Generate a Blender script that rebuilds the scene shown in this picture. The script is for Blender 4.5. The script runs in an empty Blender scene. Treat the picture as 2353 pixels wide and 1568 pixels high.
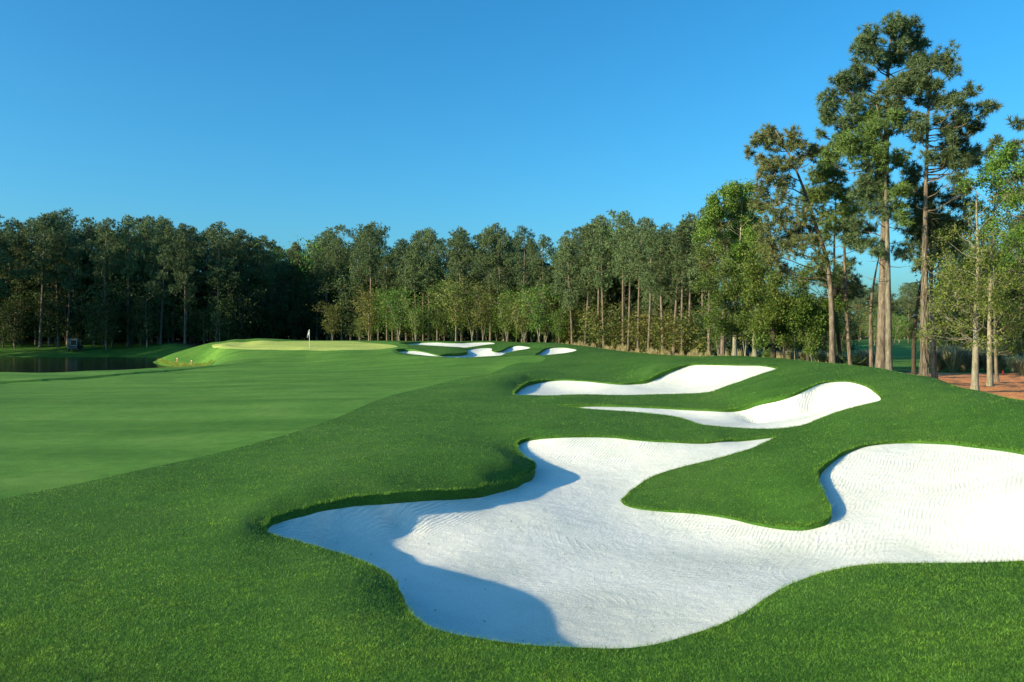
import bpy, math, random
import numpy as np
from mathutils import Vector, geometry

R = math.radians
scene = bpy.context.scene
COL = scene.collection

# ----------------------------------------------------------------- camera, sky, sun
FPX, CX, HY = 1830.0, 1176.5, 760.0        # picture measures used to turn sightings into world points
cam_d = bpy.data.cameras.new("camera")
cam = bpy.data.objects.new("camera", cam_d)
COL.objects.link(cam)
cam.location = (0, 0, 0)
cam.rotation_euler = (R(90), 0, 0)
cam_d.sensor_width = 36
cam_d.lens = 36 * FPX / 2353.0
cam_d.shift_y = -(784.0 - HY) / 2353.0
cam_d.clip_start = 0.1
cam_d.clip_end = 5000
scene.camera = cam

SUN_EL, SUN_AZ = 17.0, 25.0                # sun low on the left, a little behind the camera
hx, hy_ = math.cos(R(SUN_AZ)), math.sin(R(SUN_AZ))          # horizontal travel of the light
sun_d = bpy.data.lights.new("sun", 'SUN')
sun_d.energy = 5.0
sun_d.angle = R(0.5)
sun_d.color = (1.0, 0.83, 0.50)
sun = bpy.data.objects.new("sun", sun_d)
COL.objects.link(sun)
sun.rotation_euler = Vector((hx * math.cos(R(SUN_EL)), hy_ * math.cos(R(SUN_EL)), -math.sin(R(SUN_EL)))).to_track_quat('-Z', 'Y').to_euler()

world = bpy.data.worlds.new("World")
scene.world = world
world.use_nodes = True
wn, wl = world.node_tree.nodes, world.node_tree.links
bg = wn["Background"]
sky = wn.new("ShaderNodeTexSky")
sky.sky_type = 'NISHITA'
sky.sun_disc = False
sky.sun_elevation = R(SUN_EL)
sky.sun_rotation = math.atan2(-hx, -hy_)
sky.air_density = 1.0
sky.dust_density = 2.0
sky.ozone_density = 3.0
hs = wn.new("ShaderNodeHueSaturation")
hs.inputs['Saturation'].default_value = 1.25
hs.inputs['Hue'].default_value = 0.485
wl.new(sky.outputs[0], hs.inputs['Color'])
tint = wn.new("ShaderNodeMix"); tint.data_type = 'RGBA'; tint.blend_type = 'MULTIPLY'; tint.inputs[0].default_value = 1.0
tint.inputs[7].default_value = (0.44, 0.88, 1.08, 1)
wl.new(hs.outputs[0], tint.inputs[6]); wl.new(tint.outputs[2], bg.inputs['Color'])
bg.inputs['Strength'].default_value = 0.127
scene.view_settings.view_transform = 'Standard'
scene.view_settings.look = 'None'
scene.view_settings.exposure = 0.8
scene.view_settings.gamma = 1.0
scene.cycles.max_bounces = 6
scene.cycles.transparent_max_bounces = 4

# ----------------------------------------------------------------- helpers
rng = np.random.default_rng(7)
random.seed(7)

def tag(o, label=None, cat=None, group=None, kind=None):
    if label: o['label'] = label
    if cat: o['category'] = cat
    if group: o['group'] = group
    if kind: o['kind'] = kind
    return o

def tri_mesh(name, V, F, mats, fmat=None, smooth=False):
    V = np.asarray(V, np.float32).reshape(-1, 3); F = np.asarray(F, np.int32).reshape(-1, 3)
    me = bpy.data.meshes.new(name)
    me.vertices.add(len(V)); me.vertices.foreach_set('co', V.ravel())
    me.loops.add(F.size); me.loops.foreach_set('vertex_index', F.ravel())
    me.polygons.add(len(F)); me.polygons.foreach_set('loop_start', np.arange(0, F.size, 3, dtype=np.int32))
    for m in mats: me.materials.append(m)
    if fmat is not None: me.polygons.foreach_set('material_index', np.asarray(fmat, np.int32))
    me.polygons.foreach_set('use_smooth', np.full(len(F), smooth))
    me.update(calc_edges=True); me.validate()
    return me

def link(name, me, parent=None, loc=None):
    o = bpy.data.objects.new(name, me); COL.objects.link(o)
    if parent: o.parent = parent
    if loc is not None: o.location = loc
    return o

class Acc:                                  # gathers triangles of one mesh
    def __init__(s): s.V = []; s.F = []; s.n = 0
    def add(s, V, F):
        V = np.asarray(V, np.float64).reshape(-1, 3); F = np.asarray(F, np.int64).reshape(-1, 3)
        s.V.append(V); s.F.append(F + s.n); s.n += len(V)
    def tube(s, P, r, k=6, cap=True):
        P = np.asarray(P, float); n = len(P)
        T = np.gradient(P, axis=0); T /= np.linalg.norm(T, axis=1)[:, None] + 1e-9
        ref = np.array([0.31, 0.95, 0.05]) if abs(T[:, 2]).mean() > 0.6 else np.array([0.05, 0.1, 1.0])
        A = np.cross(T, ref); A /= np.linalg.norm(A, axis=1)[:, None] + 1e-9
        B = np.cross(T, A)
        a = np.linspace(0, 2 * math.pi, k, endpoint=False)
        r = np.asarray(r, float)
        if r.ndim == 1: r = np.repeat(r[:, None], k, 1)
        V = P[:, None, :] + r[:, :, None] * (np.cos(a)[None, :, None] * A[:, None, :] + np.sin(a)[None, :, None] * B[:, None, :])
        i, j = np.meshgrid(np.arange(n - 1), np.arange(k), indexing='ij')
        p = (i * k + j).ravel(); q = (i * k + (j + 1) % k).ravel()
        F = np.concatenate([np.stack([p, q, q + k], 1), np.stack([p, q + k, p + k], 1)])
        V = V.reshape(-1, 3)
        if cap:
            V = np.vstack([V, P[-1]]); c = len(V) - 1; l = (n - 1) * k + np.arange(k)
            F = np.vstack([F, np.stack([l, np.roll(l, -1), np.full(k, c)], 1)])
        s.add(V, F)
    def box(s, lo, hi):
        x0, y0, z0 = lo; x1, y1, z1 = hi
        V = [(x0,y0,z0),(x1,y0,z0),(x1,y1,z0),(x0,y1,z0),(x0,y0,z1),(x1,y0,z1),(x1,y1,z1),(x0,y1,z1)]
        Q = [(0,3,2,1),(4,5,6,7),(0,1,5,4),(1,2,6,5),(2,3,7,6),(3,0,4,7)]
        s.add(V, [t for a, b, c, d in Q for t in ((a,b,c),(a,c,d))])
    def mesh(s, name, mats, smooth=False):
        if not s.V: return tri_mesh(name, np.zeros((3, 3)), [[0, 1, 2]], mats)
        return tri_mesh(name, np.vstack(s.V), np.vstack(s.F), mats, smooth=smooth)

# ----------------------------------------------------------------- materials
def new_mat(name):
    m = bpy.data.materials.new(name); m.use_nodes = True
    nt = m.node_tree; b = nt.nodes["Principled BSDF"]
    return m, nt, b

def N(nt, typ, **kw):
    n = nt.nodes.new(typ)
    for k, v in kw.items():
        if k in n.inputs: n.inputs[k].default_value = v
        else: setattr(n, k, v)
    return n

def ramp(nt, fac, stops):
    r = nt.nodes.new("ShaderNodeValToRGB"); e = r.color_ramp.elements
    while len(e) < len(stops): e.new(0.5)
    for el, (p, c) in zip(e, stops):
        el.position = p; el.color = (*c, 1) if len(c) == 3 else c
    nt.links.new(fac, r.inputs[0]); return r.outputs[0]

def mixc(nt, fac, a, b, mode='MIX'):
    m = nt.nodes.new("ShaderNodeMix"); m.data_type = 'RGBA'; m.blend_type = mode
    for s, v in ((0, fac), (6, a), (7, b)):
        if hasattr(v, 'links'): nt.links.new(v, m.inputs[s])
        else: m.inputs[s].default_value = v if s == 0 else (*v, 1)
    return m.outputs[2]

def noise(nt, scale, detail=3, rough=0.55, vec=None, stretch=None, rot=0.0):
    n = N(nt, "ShaderNodeTexNoise"); n.inputs['Scale'].default_value = scale
    n.inputs['Detail'].default_value = detail; n.inputs['Roughness'].default_value = rough
    if vec is None:
        g = nt.nodes.new("ShaderNodeNewGeometry"); vec = g.outputs['Position']
    if stretch:
        mp = nt.nodes.new("ShaderNodeMapping"); mp.inputs['Scale'].default_value = stretch
        mp.inputs['Rotation'].default_value = (0, 0, rot)
        nt.links.new(vec, mp.inputs[0]); vec = mp.outputs[0]
    nt.links.new(vec, n.inputs['Vector'])
    return n.outputs['Fac']

def bump(nt, b, height, strength, dist):
    u = nt.nodes.new("ShaderNodeBump"); u.inputs['Strength'].default_value = strength; u.inputs['Distance'].default_value = dist
    nt.links.new(height, u.inputs['Height']); nt.links.new(u.outputs[0], b.inputs['Normal']); return u

def turf(name, dark, mid, light, fine=60, bump_d=0.02, bump_s=0.8, mow=None, spec=0.15):
    m, nt, b = new_mat(name)
    a = noise(nt, 0.35, 4); c = noise(nt, fine, 3, 0.7)
    base = ramp(nt, a, [(0.3, dark), (0.5, mid), (0.72, light)])
    speck = ramp(nt, c, [(0.32, (0.42, 0.48, 0.42)), (0.52, (1, 1, 1)), (0.72, (1.5, 1.42, 1.35))])
    col = mixc(nt, 1.0, base, speck, 'MULTIPLY')
    d = noise(nt, 2.2, 4, 0.6)
    col = mixc(nt, 1.0, col, ramp(nt, d, [(0.3, (0.8, 0.83, 0.8)), (0.7, (1.15, 1.12, 1.1))]), 'MULTIPLY')
    if mow:
        s = noise(nt, 0.22, 3, 0.5, stretch=mow, rot=R(-12))
        col = mixc(nt, 1.0, col, ramp(nt, s, [(0.36, (0.78, 0.84, 0.74)), (0.5, (1, 1, 1)), (0.66, (1.2, 1.14, 1.25))]), 'MULTIPLY')
    nt.links.new(col, b.inputs['Base Color'])
    b.inputs['Roughness'].default_value = 0.85; b.inputs['Specular IOR Level'].default_value = spec
    bump(nt, b, noise(nt, fine * 1.2, 3, 0.75), bump_s, bump_d)
    return m

M_ROUGH = turf("rough_turf", (0.036, 0.108, 0.013), (0.05, 0.14, 0.019), (0.07, 0.155, 0.026), fine=34, bump_d=0.04)
M_FAIR = turf("fairway_turf", (0.074, 0.19, 0.024), (0.09, 0.216, 0.029), (0.12, 0.24, 0.04), fine=45, bump_d=0.014, bump_s=0.7, mow=(0.25, 2.2, 1))
M_GREEN = turf("green_turf", (0.40, 0.49, 0.115), (0.44, 0.515, 0.125), (0.48, 0.54, 0.14), fine=20, bump_d=0.004, bump_s=0.3, mow=(0.5, 1.2, 1))
M_LITTER = turf("forest_litter", (0.05, 0.055, 0.022), (0.08, 0.075, 0.035), (0.11, 0.09, 0.045), fine=8, bump_d=0.05)

def straw_mat():
    m, nt, b = new_mat("pine_straw")
    a = noise(nt, 9, 4, 0.7); c = noise(nt, 0.9, 4, 0.6)
    col = ramp(nt, a, [(0.3, (0.16, 0.05, 0.018)), (0.46, (0.66, 0.235, 0.075)), (0.72, (0.88, 0.40, 0.155))])
    col = mixc(nt, 1.0, col, ramp(nt, c, [(0.3, (0.75, 0.75, 0.75)), (0.7, (1.15, 1.15, 1.15))]), 'MULTIPLY')
    nt.links.new(col, b.inputs['Base Color']); b.inputs['Roughness'].default_value = 0.9
    bump(nt, b, noise(nt, 2.2, 6, 0.7), 1.0, 0.16)
    return m
M_STRAW = straw_mat()

def sand_mat():
    m, nt, b = new_mat("bunker_sand")
    g = nt.nodes.new("ShaderNodeNewGeometry")
    grit = noise(nt, 70, 3, 0.75)
    col = ramp(nt, grit, [(0.30, (0.40, 0.42, 0.41)), (0.43, (0.725, 0.72, 0.685)), (0.6, (0.79, 0.785, 0.745)), (0.8, (0.84, 0.835, 0.795))])
    patch = ramp(nt, noise(nt, 0.55, 5, 0.6), [(0.44, (1, 1, 1)), (0.66, (0.88, 0.90, 0.885))])
    col = mixc(nt, 1.0, col, patch, 'MULTIPLY')
    algae = noise(nt, 26, 4, 0.8); area = noise(nt, 0.42, 3, 0.5)
    ml = N(nt, "ShaderNodeMath", operation='MULTIPLY'); nt.links.new(ramp(nt, algae, [(0.5, (0, 0, 0)), (0.66, (1, 1, 1))]), ml.inputs[0])
    nt.links.new(ramp(nt, area, [(0.46, (0, 0, 0)), (0.64, (0.8, 0.8, 0.8))]), ml.inputs[1])
    col = mixc(nt, ml.outputs[0], col, (0.42, 0.47, 0.42))
    dirt = noise(nt, 55, 5, 0.85)                # damp, algae-speckled places on the floor
    for (px_, py_, rad) in ((1.3, 10.6, 1.9), (3.0, 13.2, 1.5), (-0.4, 12.6, 1.2), (0.9, 9.0, 1.5), (4.6, 13.4, 1.1), (7.5, 26.0, 1.6)):
        dv = nt.nodes.new("ShaderNodeVectorMath"); dv.operation = 'DISTANCE'; nt.links.new(g.outputs['Position'], dv.inputs[0]); dv.inputs[1].default_value = (px_, py_, -3.75)
        mr = nt.nodes.new("ShaderNodeMapRange"); mr.interpolation_type = 'SMOOTHSTEP'; mr.inputs[1].default_value = rad; mr.inputs[2].default_value = rad * 0.25; mr.inputs[3].default_value = 0; mr.inputs[4].default_value = 0.62
        nt.links.new(dv.outputs['Value'], mr.inputs[0])
        mm = N(nt, "ShaderNodeMath", operation='MULTIPLY'); nt.links.new(mr.outputs[0], mm.inputs[0]); nt.links.new(ramp(nt, dirt, [(0.42, (0, 0, 0)), (0.6, (1, 1, 1))]), mm.inputs[1])
        col = mixc(nt, mm.outputs[0], col, (0.36, 0.41, 0.36))
    nt.links.new(col, b.inputs['Base Color']); b.inputs['Roughness'].default_value = 0.95; b.inputs['Specular IOR Level'].default_value = 0.05
    # raked ripples over broad undulation and grain
    mp = nt.nodes.new("ShaderNodeMapping"); mp.inputs['Rotation'].default_value = (0, 0, R(35))
    nt.links.new(g.outputs['Position'], mp.inputs[0])
    w = N(nt, "ShaderNodeTexWave"); w.inputs['Scale'].default_value = 4.2; w.inputs['Distortion'].default_value = 9.0
    w.inputs['Detail'].default_value = 3; w.inputs['Detail Scale'].default_value = 0.35; w.inputs['Detail Roughness'].default_value = 0.6
    nt.links.new(mp.outputs[0], w.inputs['Vector'])
    where = ramp(nt, noise(nt, 0.7, 3, 0.5), [(0.50, (0.04,) * 3), (0.68, (0.75,) * 3)])
    sx = nt.nodes.new("ShaderNodeSeparateXYZ"); nt.links.new(g.outputs['True Normal'], sx.inputs[0])
    steep = nt.nodes.new("ShaderNodeMapRange"); steep.inputs[1].default_value = 0.992; steep.inputs[2].default_value = 0.95; steep.inputs[3].default_value = 0.0; steep.inputs[4].default_value = 3.0
    nt.links.new(sx.outputs[2], steep.inputs[0])
    ad = N(nt, "ShaderNodeMath", operation='ADD'); nt.links.new(where, ad.inputs[0]); nt.links.new(steep.outputs[0], ad.inputs[1]); where = ad.outputs[0]
    wm = N(nt, "ShaderNodeMath", operation='MULTIPLY'); nt.links.new(w.outputs['Fac'], wm.inputs[0]); nt.links.new(where, wm.inputs[1])
    u1 = nt.nodes.new("ShaderNodeBump"); u1.inputs['Strength'].default_value = 0.3; u1.inputs['Distance'].default_value = 0.012
    nt.links.new(wm.outputs[0], u1.inputs['Height'])
    u2 = nt.nodes.new("ShaderNodeBump"); u2.inputs['Strength'].default_value = 0.7; u2.inputs['Distance'].default_value = 0.016
    nt.links.new(noise(nt, 38, 6, 0.8), u2.inputs['Height']); nt.links.new(u1.outputs[0], u2.inputs['Normal'])
    u3 = nt.nodes.new("ShaderNodeBump"); u3.inputs['Strength'].default_value = 0.6; u3.inputs['Distance'].default_value = 0.045
    nt.links.new(noise(nt, 3.0, 4, 0.6), u3.inputs['Height']); nt.links.new(u2.outputs[0], u3.inputs['Normal'])
    last = u3
    for (px_, py_, rad, sc) in ((3.6, 14.6, 3.4, 2.1), (0.2, 11.0, 2.6, 2.6), (6.0, 12.0, 3.0, 1.8)):   # curved tracks of the rake
        sb = nt.nodes.new("ShaderNodeVectorMath"); sb.operation = 'SUBTRACT'; nt.links.new(g.outputs['Position'], sb.inputs[0]); sb.inputs[1].default_value = (px_, py_, -3.8)
        wr = N(nt, "ShaderNodeTexWave"); wr.wave_type = 'RINGS'; wr.rings_direction = 'Z'; wr.inputs['Scale'].default_value = sc; wr.inputs['Distortion'].default_value = 1.2; wr.inputs['Detail'].default_value = 4
        nt.links.new(sb.outputs[0], wr.inputs['Vector'])
        ln = nt.nodes.new("ShaderNodeVectorMath"); ln.operation = 'LENGTH'; nt.links.new(sb.outputs[0], ln.inputs[0])
        mr = nt.nodes.new("ShaderNodeMapRange"); mr.inputs[1].default_value = rad; mr.inputs[2].default_value = rad * 0.5; mr.inputs[3].default_value = 0; mr.inputs[4].default_value = 1; nt.links.new(ln.outputs['Value'], mr.inputs[0])
        mm = N(nt, "ShaderNodeMath", operation='MULTIPLY'); nt.links.new(mr.outputs[0], mm.inputs[0]); nt.links.new(ramp(nt, noise(nt, 0.9, 2, 0.5), [(0.5, (0, 0, 0)), (0.62, (1, 1, 1))]), mm.inputs[1])
        m2 = N(nt, "ShaderNodeMath", operation='MULTIPLY'); nt.links.new(mm.outputs[0], m2.inputs[0]); nt.links.new(ramp(nt, wr.outputs['Fac'], [(0.62, (0, 0, 0)), (0.9, (1, 1, 1))]), m2.inputs[1])
        u4 = nt.nodes.new("ShaderNodeBump"); u4.inputs['Strength'].default_value = 0.17; u4.inputs['Distance'].default_value = 0.03
        nt.links.new(m2.outputs[0], u4.inputs['Height']); nt.links.new(last.outputs[0], u4.inputs['Normal']); last = u4
    nt.links.new(last.outputs[0], b.inputs['Normal'])
    return m
M_SAND = sand_mat()

def water_mat():
    m, nt, b = new_mat("pond_water")
    b.inputs['Base Color'].default_value = (0.006, 0.012, 0.008, 1); b.inputs['Roughness'].default_value = 0.14
    b.inputs['IOR'].default_value = 1.33; b.inputs['Specular IOR Level'].default_value = 0.5
    bump(nt, b, noise(nt, 1.3, 4, 0.6, stretch=(1, 0.5, 1)), 0.35, 0.06)
    return m
M_WATER = water_mat()

def blade_mat(name, dark, light, dry=None, patch=0.5):
    m, nt, b = new_mat(name)
    g = nt.nodes.new("ShaderNodeNewGeometry")
    col = ramp(nt, g.outputs['Random Per Island'], [(0.0, dark), (0.85, light), (1.0, dry or light)])
    col = mixc(nt, 1.0, col, ramp(nt, noise(nt, patch, 4, 0.6), [(0.3, (0.72, 0.80, 0.78)), (0.5, (1, 1, 1)), (0.7, (1.25, 1.12, 0.95))]), 'MULTIPLY')
    col = mixc(nt, 1.0, col, ramp(nt, noise(nt, 1.7, 4, 0.65), [(0.3, (0.66, 0.76, 0.82)), (0.5, (1, 1, 1)), (0.68, (1.4, 1.2, 0.9))]), 'MULTIPLY')
    col = mixc(nt, 1.0, col, ramp(nt, noise(nt, 7.0, 3, 0.6), [(0.32, (0.62, 0.67, 0.67)), (0.68, (1.34, 1.28, 1.2))]), 'MULTIPLY')
    col = mixc(nt, 1.0, col, ramp(nt, noise(nt, 24.0, 2, 0.6), [(0.34, (0.5, 0.55, 0.5)), (0.66, (1.5, 1.42, 1.35))]), 'MULTIPLY')
    nt.links.new(col, b.inputs['Base Color']); b.inputs['Roughness'].default_value = 0.55; b.inputs['Specular IOR Level'].default_value = 0.25
    t = nt.nodes.new("ShaderNodeBsdfTranslucent"); nt.links.new(col, t.inputs['Color'])
    mx = nt.nodes.new("ShaderNodeMixShader"); mx.inputs[0].default_value = 0.3
    out = nt.nodes["Material Output"]
    nt.links.new(b.outputs[0], mx.inputs[1]); nt.links.new(t.outputs[0], mx.inputs[2]); nt.links.new(mx.outputs[0], out.inputs['Surface'])
    return m
M_BLADE = blade_mat("rough_blades", (0.020, 0.075, 0.006), (0.185, 0.41, 0.052), (0.27, 0.44, 0.11))

# ----------------------------------------------------------------- terrain: sightings (u, v, height below the eye)
def P(u, v, z):
    d = -z * FPX / (v - HY); return ((u - CX) / FPX * d, d, z)
def W(u, d, z=None): return ((u - CX) / FPX * d, d) if z is None else ((u - CX) / FPX * d, d, z)
def PD(u, v, d): return ((u - CX) / FPX * d, d, -(v - HY) / FPX * d)

# bunker outlines: (u, v, lip height, drop from lip to sand)
B_MAIN = [(606,1209,-3.10,.16),(614,1199,-3.10,.14),(634,1187,-3.09,.13),(708,1166,-3.06,.14),(786,1148,-3.03,.16),(833,1140,-3.02,.18),(883,1135,-3.03,.2),(942,1130.5,-3.06,.2),
 (1001,1127,-3.11,.2),(1059,1125,-3.17,.2),(1106,1121,-3.21,.2),(1149,1111,-3.25,.2),(1192,1099,-3.28,.2),(1219.5,1086,-3.3,.2),(1230,1068,-3.28,.2),(1221,1058,-3.25,.2),(1200,1044.6,-3.2,.18),
 (1188,1029,-3.12,.15),(1192,1015,-3.05,.12),(1208,1007.5,-3.0,.1),(1239,1003.6,-2.95,.08),(1293,1001.6,-2.9,.06),(1356,1001.6,-2.9,.05),(1411,1003,-2.9,.05),(1461,1008.5,-2.92,.05),(1544,1013.6,-2.95,.05),
 (1627,1015.7,-2.96,.05),(1689,1011.5,-2.95,.05),(1751,1005.5,-2.88,.05),(1781,1004,-2.85,.03),
 (1751,1020,-2.93,.03),(1709,1036,-3.02,.03),(1643,1055,-3.14,.03),(1565,1073.7,-3.28,.03),(1502,1094,-3.42,.03),(1461,1119,-3.55,.03),(1436,1140,-3.61,.03),(1430,1154,-3.63,.03),(1461,1165,-3.63,.04),
 (1523,1171,-3.62,.05),(1585,1175,-3.6,.05),(1635,1180.5,-3.6,.05),(1689,1190,-3.6,.05),(1751,1203,-3.59,.06),(1801,1209.5,-3.57,.07),(1842,1210,-3.54,.08),(1875,1202,-3.48,.1),(1900,1191,-3.41,.12),(1910,1173,-3.33,.14),
 (1904,1152,-3.25,.2),(1892,1131.6,-3.17,.22),(1879.4,1102.6,-3.06,.2),(1881.5,1080,-2.96,.18),(1900,1061,-2.86,.14),(1929,1042.6,-2.77,.1),(1966,1028,-2.68,.07),(2008,1018,-2.61,.06),(2082,1013.6,-2.56,.06),
 (2165,1015.7,-2.5,.06),(2227,1022,-2.46,.06),(2289,1029,-2.41,.06),(2351,1038.5,-2.36,.06),(2500,1065,-2.26,.06),(2640,1120,-2.2,.08),(2700,1190,-2.4,.1),(2600,1272,-2.7,.3),(2480,1285,-2.8,.45),
 (2351,1289,-2.85,.5),(2248,1293,-2.86,.5),(2144,1294,-2.87,.5),(2041,1295,-2.88,.5),(1979,1299,-2.9,.5),(1916,1309.6,-2.92,.5),(1854,1328,-2.95,.5),(1792,1355,-2.98,.5),(1751,1380,-3.0,.45),(1709,1409,-3.0,.45),
 (1647,1438,-3.02,.45),(1585,1458.7,-3.02,.45),(1523,1477,-3.02,.45),(1461,1487.7,-3.02,.45),(1399,1490.6,-3.02,.45),(1332,1488,-3.02,.45),(1254,1485,-3.02,.45),(1176,1478,-3.02,.45),(1098,1467,-3.02,.42),
 (1040,1456.7,-3.03,.4),(1000,1445,-3.04,.4),(965,1427,-3.06,.4),(938,1402,-3.1,.4),(928,1376.6,-3.11,.38),(914,1349,-3.12,.36),(899,1325.8,-3.12,.34),(871,1306,-3.12,.32),(832,1288.7,-3.11,.36),(786,1273,-3.11,.36),
 (727,1255.5,-3.09,.38),(668,1240,-3.09,.36),(629,1230,-3.09,.3),(610,1220,-3.10,.2)]
IN_MAIN = [(760,1205,-3.42),(690,1205,-3.33),(820,1240,-3.64),(900,1262,-3.76),(960,1240,-3.72),(900,1200,-3.57),(740,1225,-3.5),(1000,1170,-3.42),(1100,1150,-3.45),(1100,1250,-3.72),(1100,1350,-3.78),(1000,1330,-3.7),(1200,1420,-3.72),(1350,1300,-3.85),(1600,1300,-3.85),(1500,1420,-3.68),(1300,1380,-3.8),(1400,1200,-3.75),(1250,1180,-3.6),
 (1350,1110,-3.55),(1290,1060,-3.4),(1450,1050,-3.28),(1400,1090,-3.5),(1800,1280,-3.82),(1950,1270,-3.72),(2010,1200,-3.46),(2010,1110,-3.12),(2040,1275,-3.66),(2200,1250,-3.5),(2200,1110,-2.96),(2353,1240,-3.25),(2353,1120,-2.68),(2500,1200,-2.85),(1700,1240,-3.8),(1560,1200,-3.75)]
B_SECOND = [(1284,931.5,-2.87,.08),(1315,931,-2.86,.12),(1382,930.5,-2.85,.08),(1449,933,-2.85,.06),(1526,936.6,-2.85,.06),(1603,940.8,-2.84,.06),(1655,941.8,-2.82,.08),(1691,939,-2.78,.12),(1717,931.5,-2.66,.16),(1748,921,-2.48,.16),
 (1789,913.4,-2.32,.14),(1825,903,-2.15,.12),(1856,890,-1.97,.1),(1882,880,-1.84,.07),(1913,876,-1.79,.05),(1949,876,-1.76,.04),(1985,885,-1.8,.04),(2011,900.5,-1.87,.04),(2024,918.6,-2.0,.03),(1990,929,-2.13,.06),(1939,941.8,-2.3,.12),
 (1887,960,-2.52,.2),(1851,975,-2.66,.25),(1810,983,-2.76,.25),(1758,985.6,-2.81,.25),(1707,984,-2.84,.22),(1655,980.5,-2.86,.2),(1609,975,-2.87,.18),(1578,965,-2.88,.15),(1542,956,-2.89,.12),(1475,948.5,-2.9,.1),(1397,943,-2.9,.1),(1346,939,-2.89,.1),(1305,934,-2.88,.1)]
IN_SECOND = [(1700,962,-3.06),(1780,968,-3.02),(1900,920,-2.38),(1850,940,-2.72),(1950,905,-2.12),(1610,957,-3.03),(1480,940.5,-2.99),(1760,950,-2.9)]
B_THIRD = [(1181,906.7,-3.0,.1),(1191,893,-2.97,.2),(1201,885,-2.94,.22),(1222,877,-2.89,.2),(1253,873,-2.85,.14),(1294,872,-2.82,.08),(1346,875,-2.8,.06),(1397,880,-2.8,.06),(1428,881.5,-2.8,.08),(1459,878,-2.73,.14),(1490,872,-2.6,.2),
 (1516,859,-2.33,.24),(1547,846,-2.05,.2),(1578,838.7,-1.9,.12),(1603,837,-1.85,.06),(1681,838.7,-1.8,.05),(1748,840,-1.8,.04),(1784,847.4,-1.85,.03),(1758,856.7,-1.97,.06),(1707,874.8,-2.25,.14),(1665,888.7,-2.48,.18),
 (1634,900.5,-2.66,.22),(1578,904.7,-2.76,.22),(1500,906.7,-2.85,.22),(1397,908,-2.9,.22),(1294,908,-2.95,.22),(1217,908,-3.0,.15)]
IN_THIRD = [(1300,893,-3.2),(1300,902,-3.25),(1450,893,-2.98),(1450,901,-3.1),(1600,880,-2.75),(1650,860,-2.28),(1560,890,-2.95)]
B_BACK = [(918,788.7,100,.25),(932,787,106,.25),(958,786,110,.2),(991,786,110,.12),(1014,787,109,.08),(1033,788,108,.08),(1052,787.6,108,.1),(1073,787,109,.1),(1108,786.4,109,.06),(1129,787,108,.05),(1137,790,102,.04),(1120,792,98,.1),(1085,797,92,.2),(1064,798.8,89,.3),(1038,797,91,.3),(1003,795,94,.3),(968,793,97,.3),(932,791,99,.25)]
B_FRONT = [(909,805,82,.2),(916,802,85,.3),(932,801.6,86,.3),(951,803,85,.2),(968,807,82,.1),(991,812,79,.1),(1010,815.7,77,.15),(1026,813,78,.25),(1050,812,79,.3),(1073,808.7,82,.3),(1072,804,86,.12),(1085,801.6,88,.06),(1108,799.8,89,.05),(1129,800.5,88,.05),(1130,806,84,.06),(1141,808,82,.12),(1155,804,84,.2),(1169,797,88,.2),(1185,794.6,89,.06),(1202,795.3,88,.05),(1218,799.8,84,.05),(1190,805,79,.15),(1164,811,75,.3),(1150,817,71,.35),(1120,819,70,.35),(1073,821.5,69,.35),(1038,821.5,69,.35),(1003,819,71,.35),(968,816,74,.35),(939,813,77,.3),(921,810,79,.25)]
B_SMALL = [(1230,815.7,68,.15),(1239,808.7,72,.25),(1251,801.6,76,.2),(1265,798.8,77,.1),(1291,798.6,77,.05),(1310,800.5,75,.05),(1325,804.7,70,.04),(1307,810,67,.12),(1284,813,66,.2),(1256,815.7,66,.25)]
BUNKERS = [("main", [P(u, v, z) + (h,) for u, v, z, h in B_MAIN], [P(*a) for a in IN_MAIN], 0),
           ("second", [P(u, v, z) + (h,) for u, v, z, h in B_SECOND], [P(*a) for a in IN_SECOND], 0),
           ("third", [P(u, v, z) + (h,) for u, v, z, h in B_THIRD], [P(*a) for a in IN_THIRD], 0),
           ("back", [PD(u, v, d) + (h,) for u, v, d, h in B_BACK], [], 0.35),
           ("front", [PD(u, v, d) + (h,) for u, v, d, h in B_FRONT], [], 0.35),
           ("small", [PD(u, v, d) + (h,) for u, v, d, h in B_SMALL], [], 0.3)]

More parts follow.
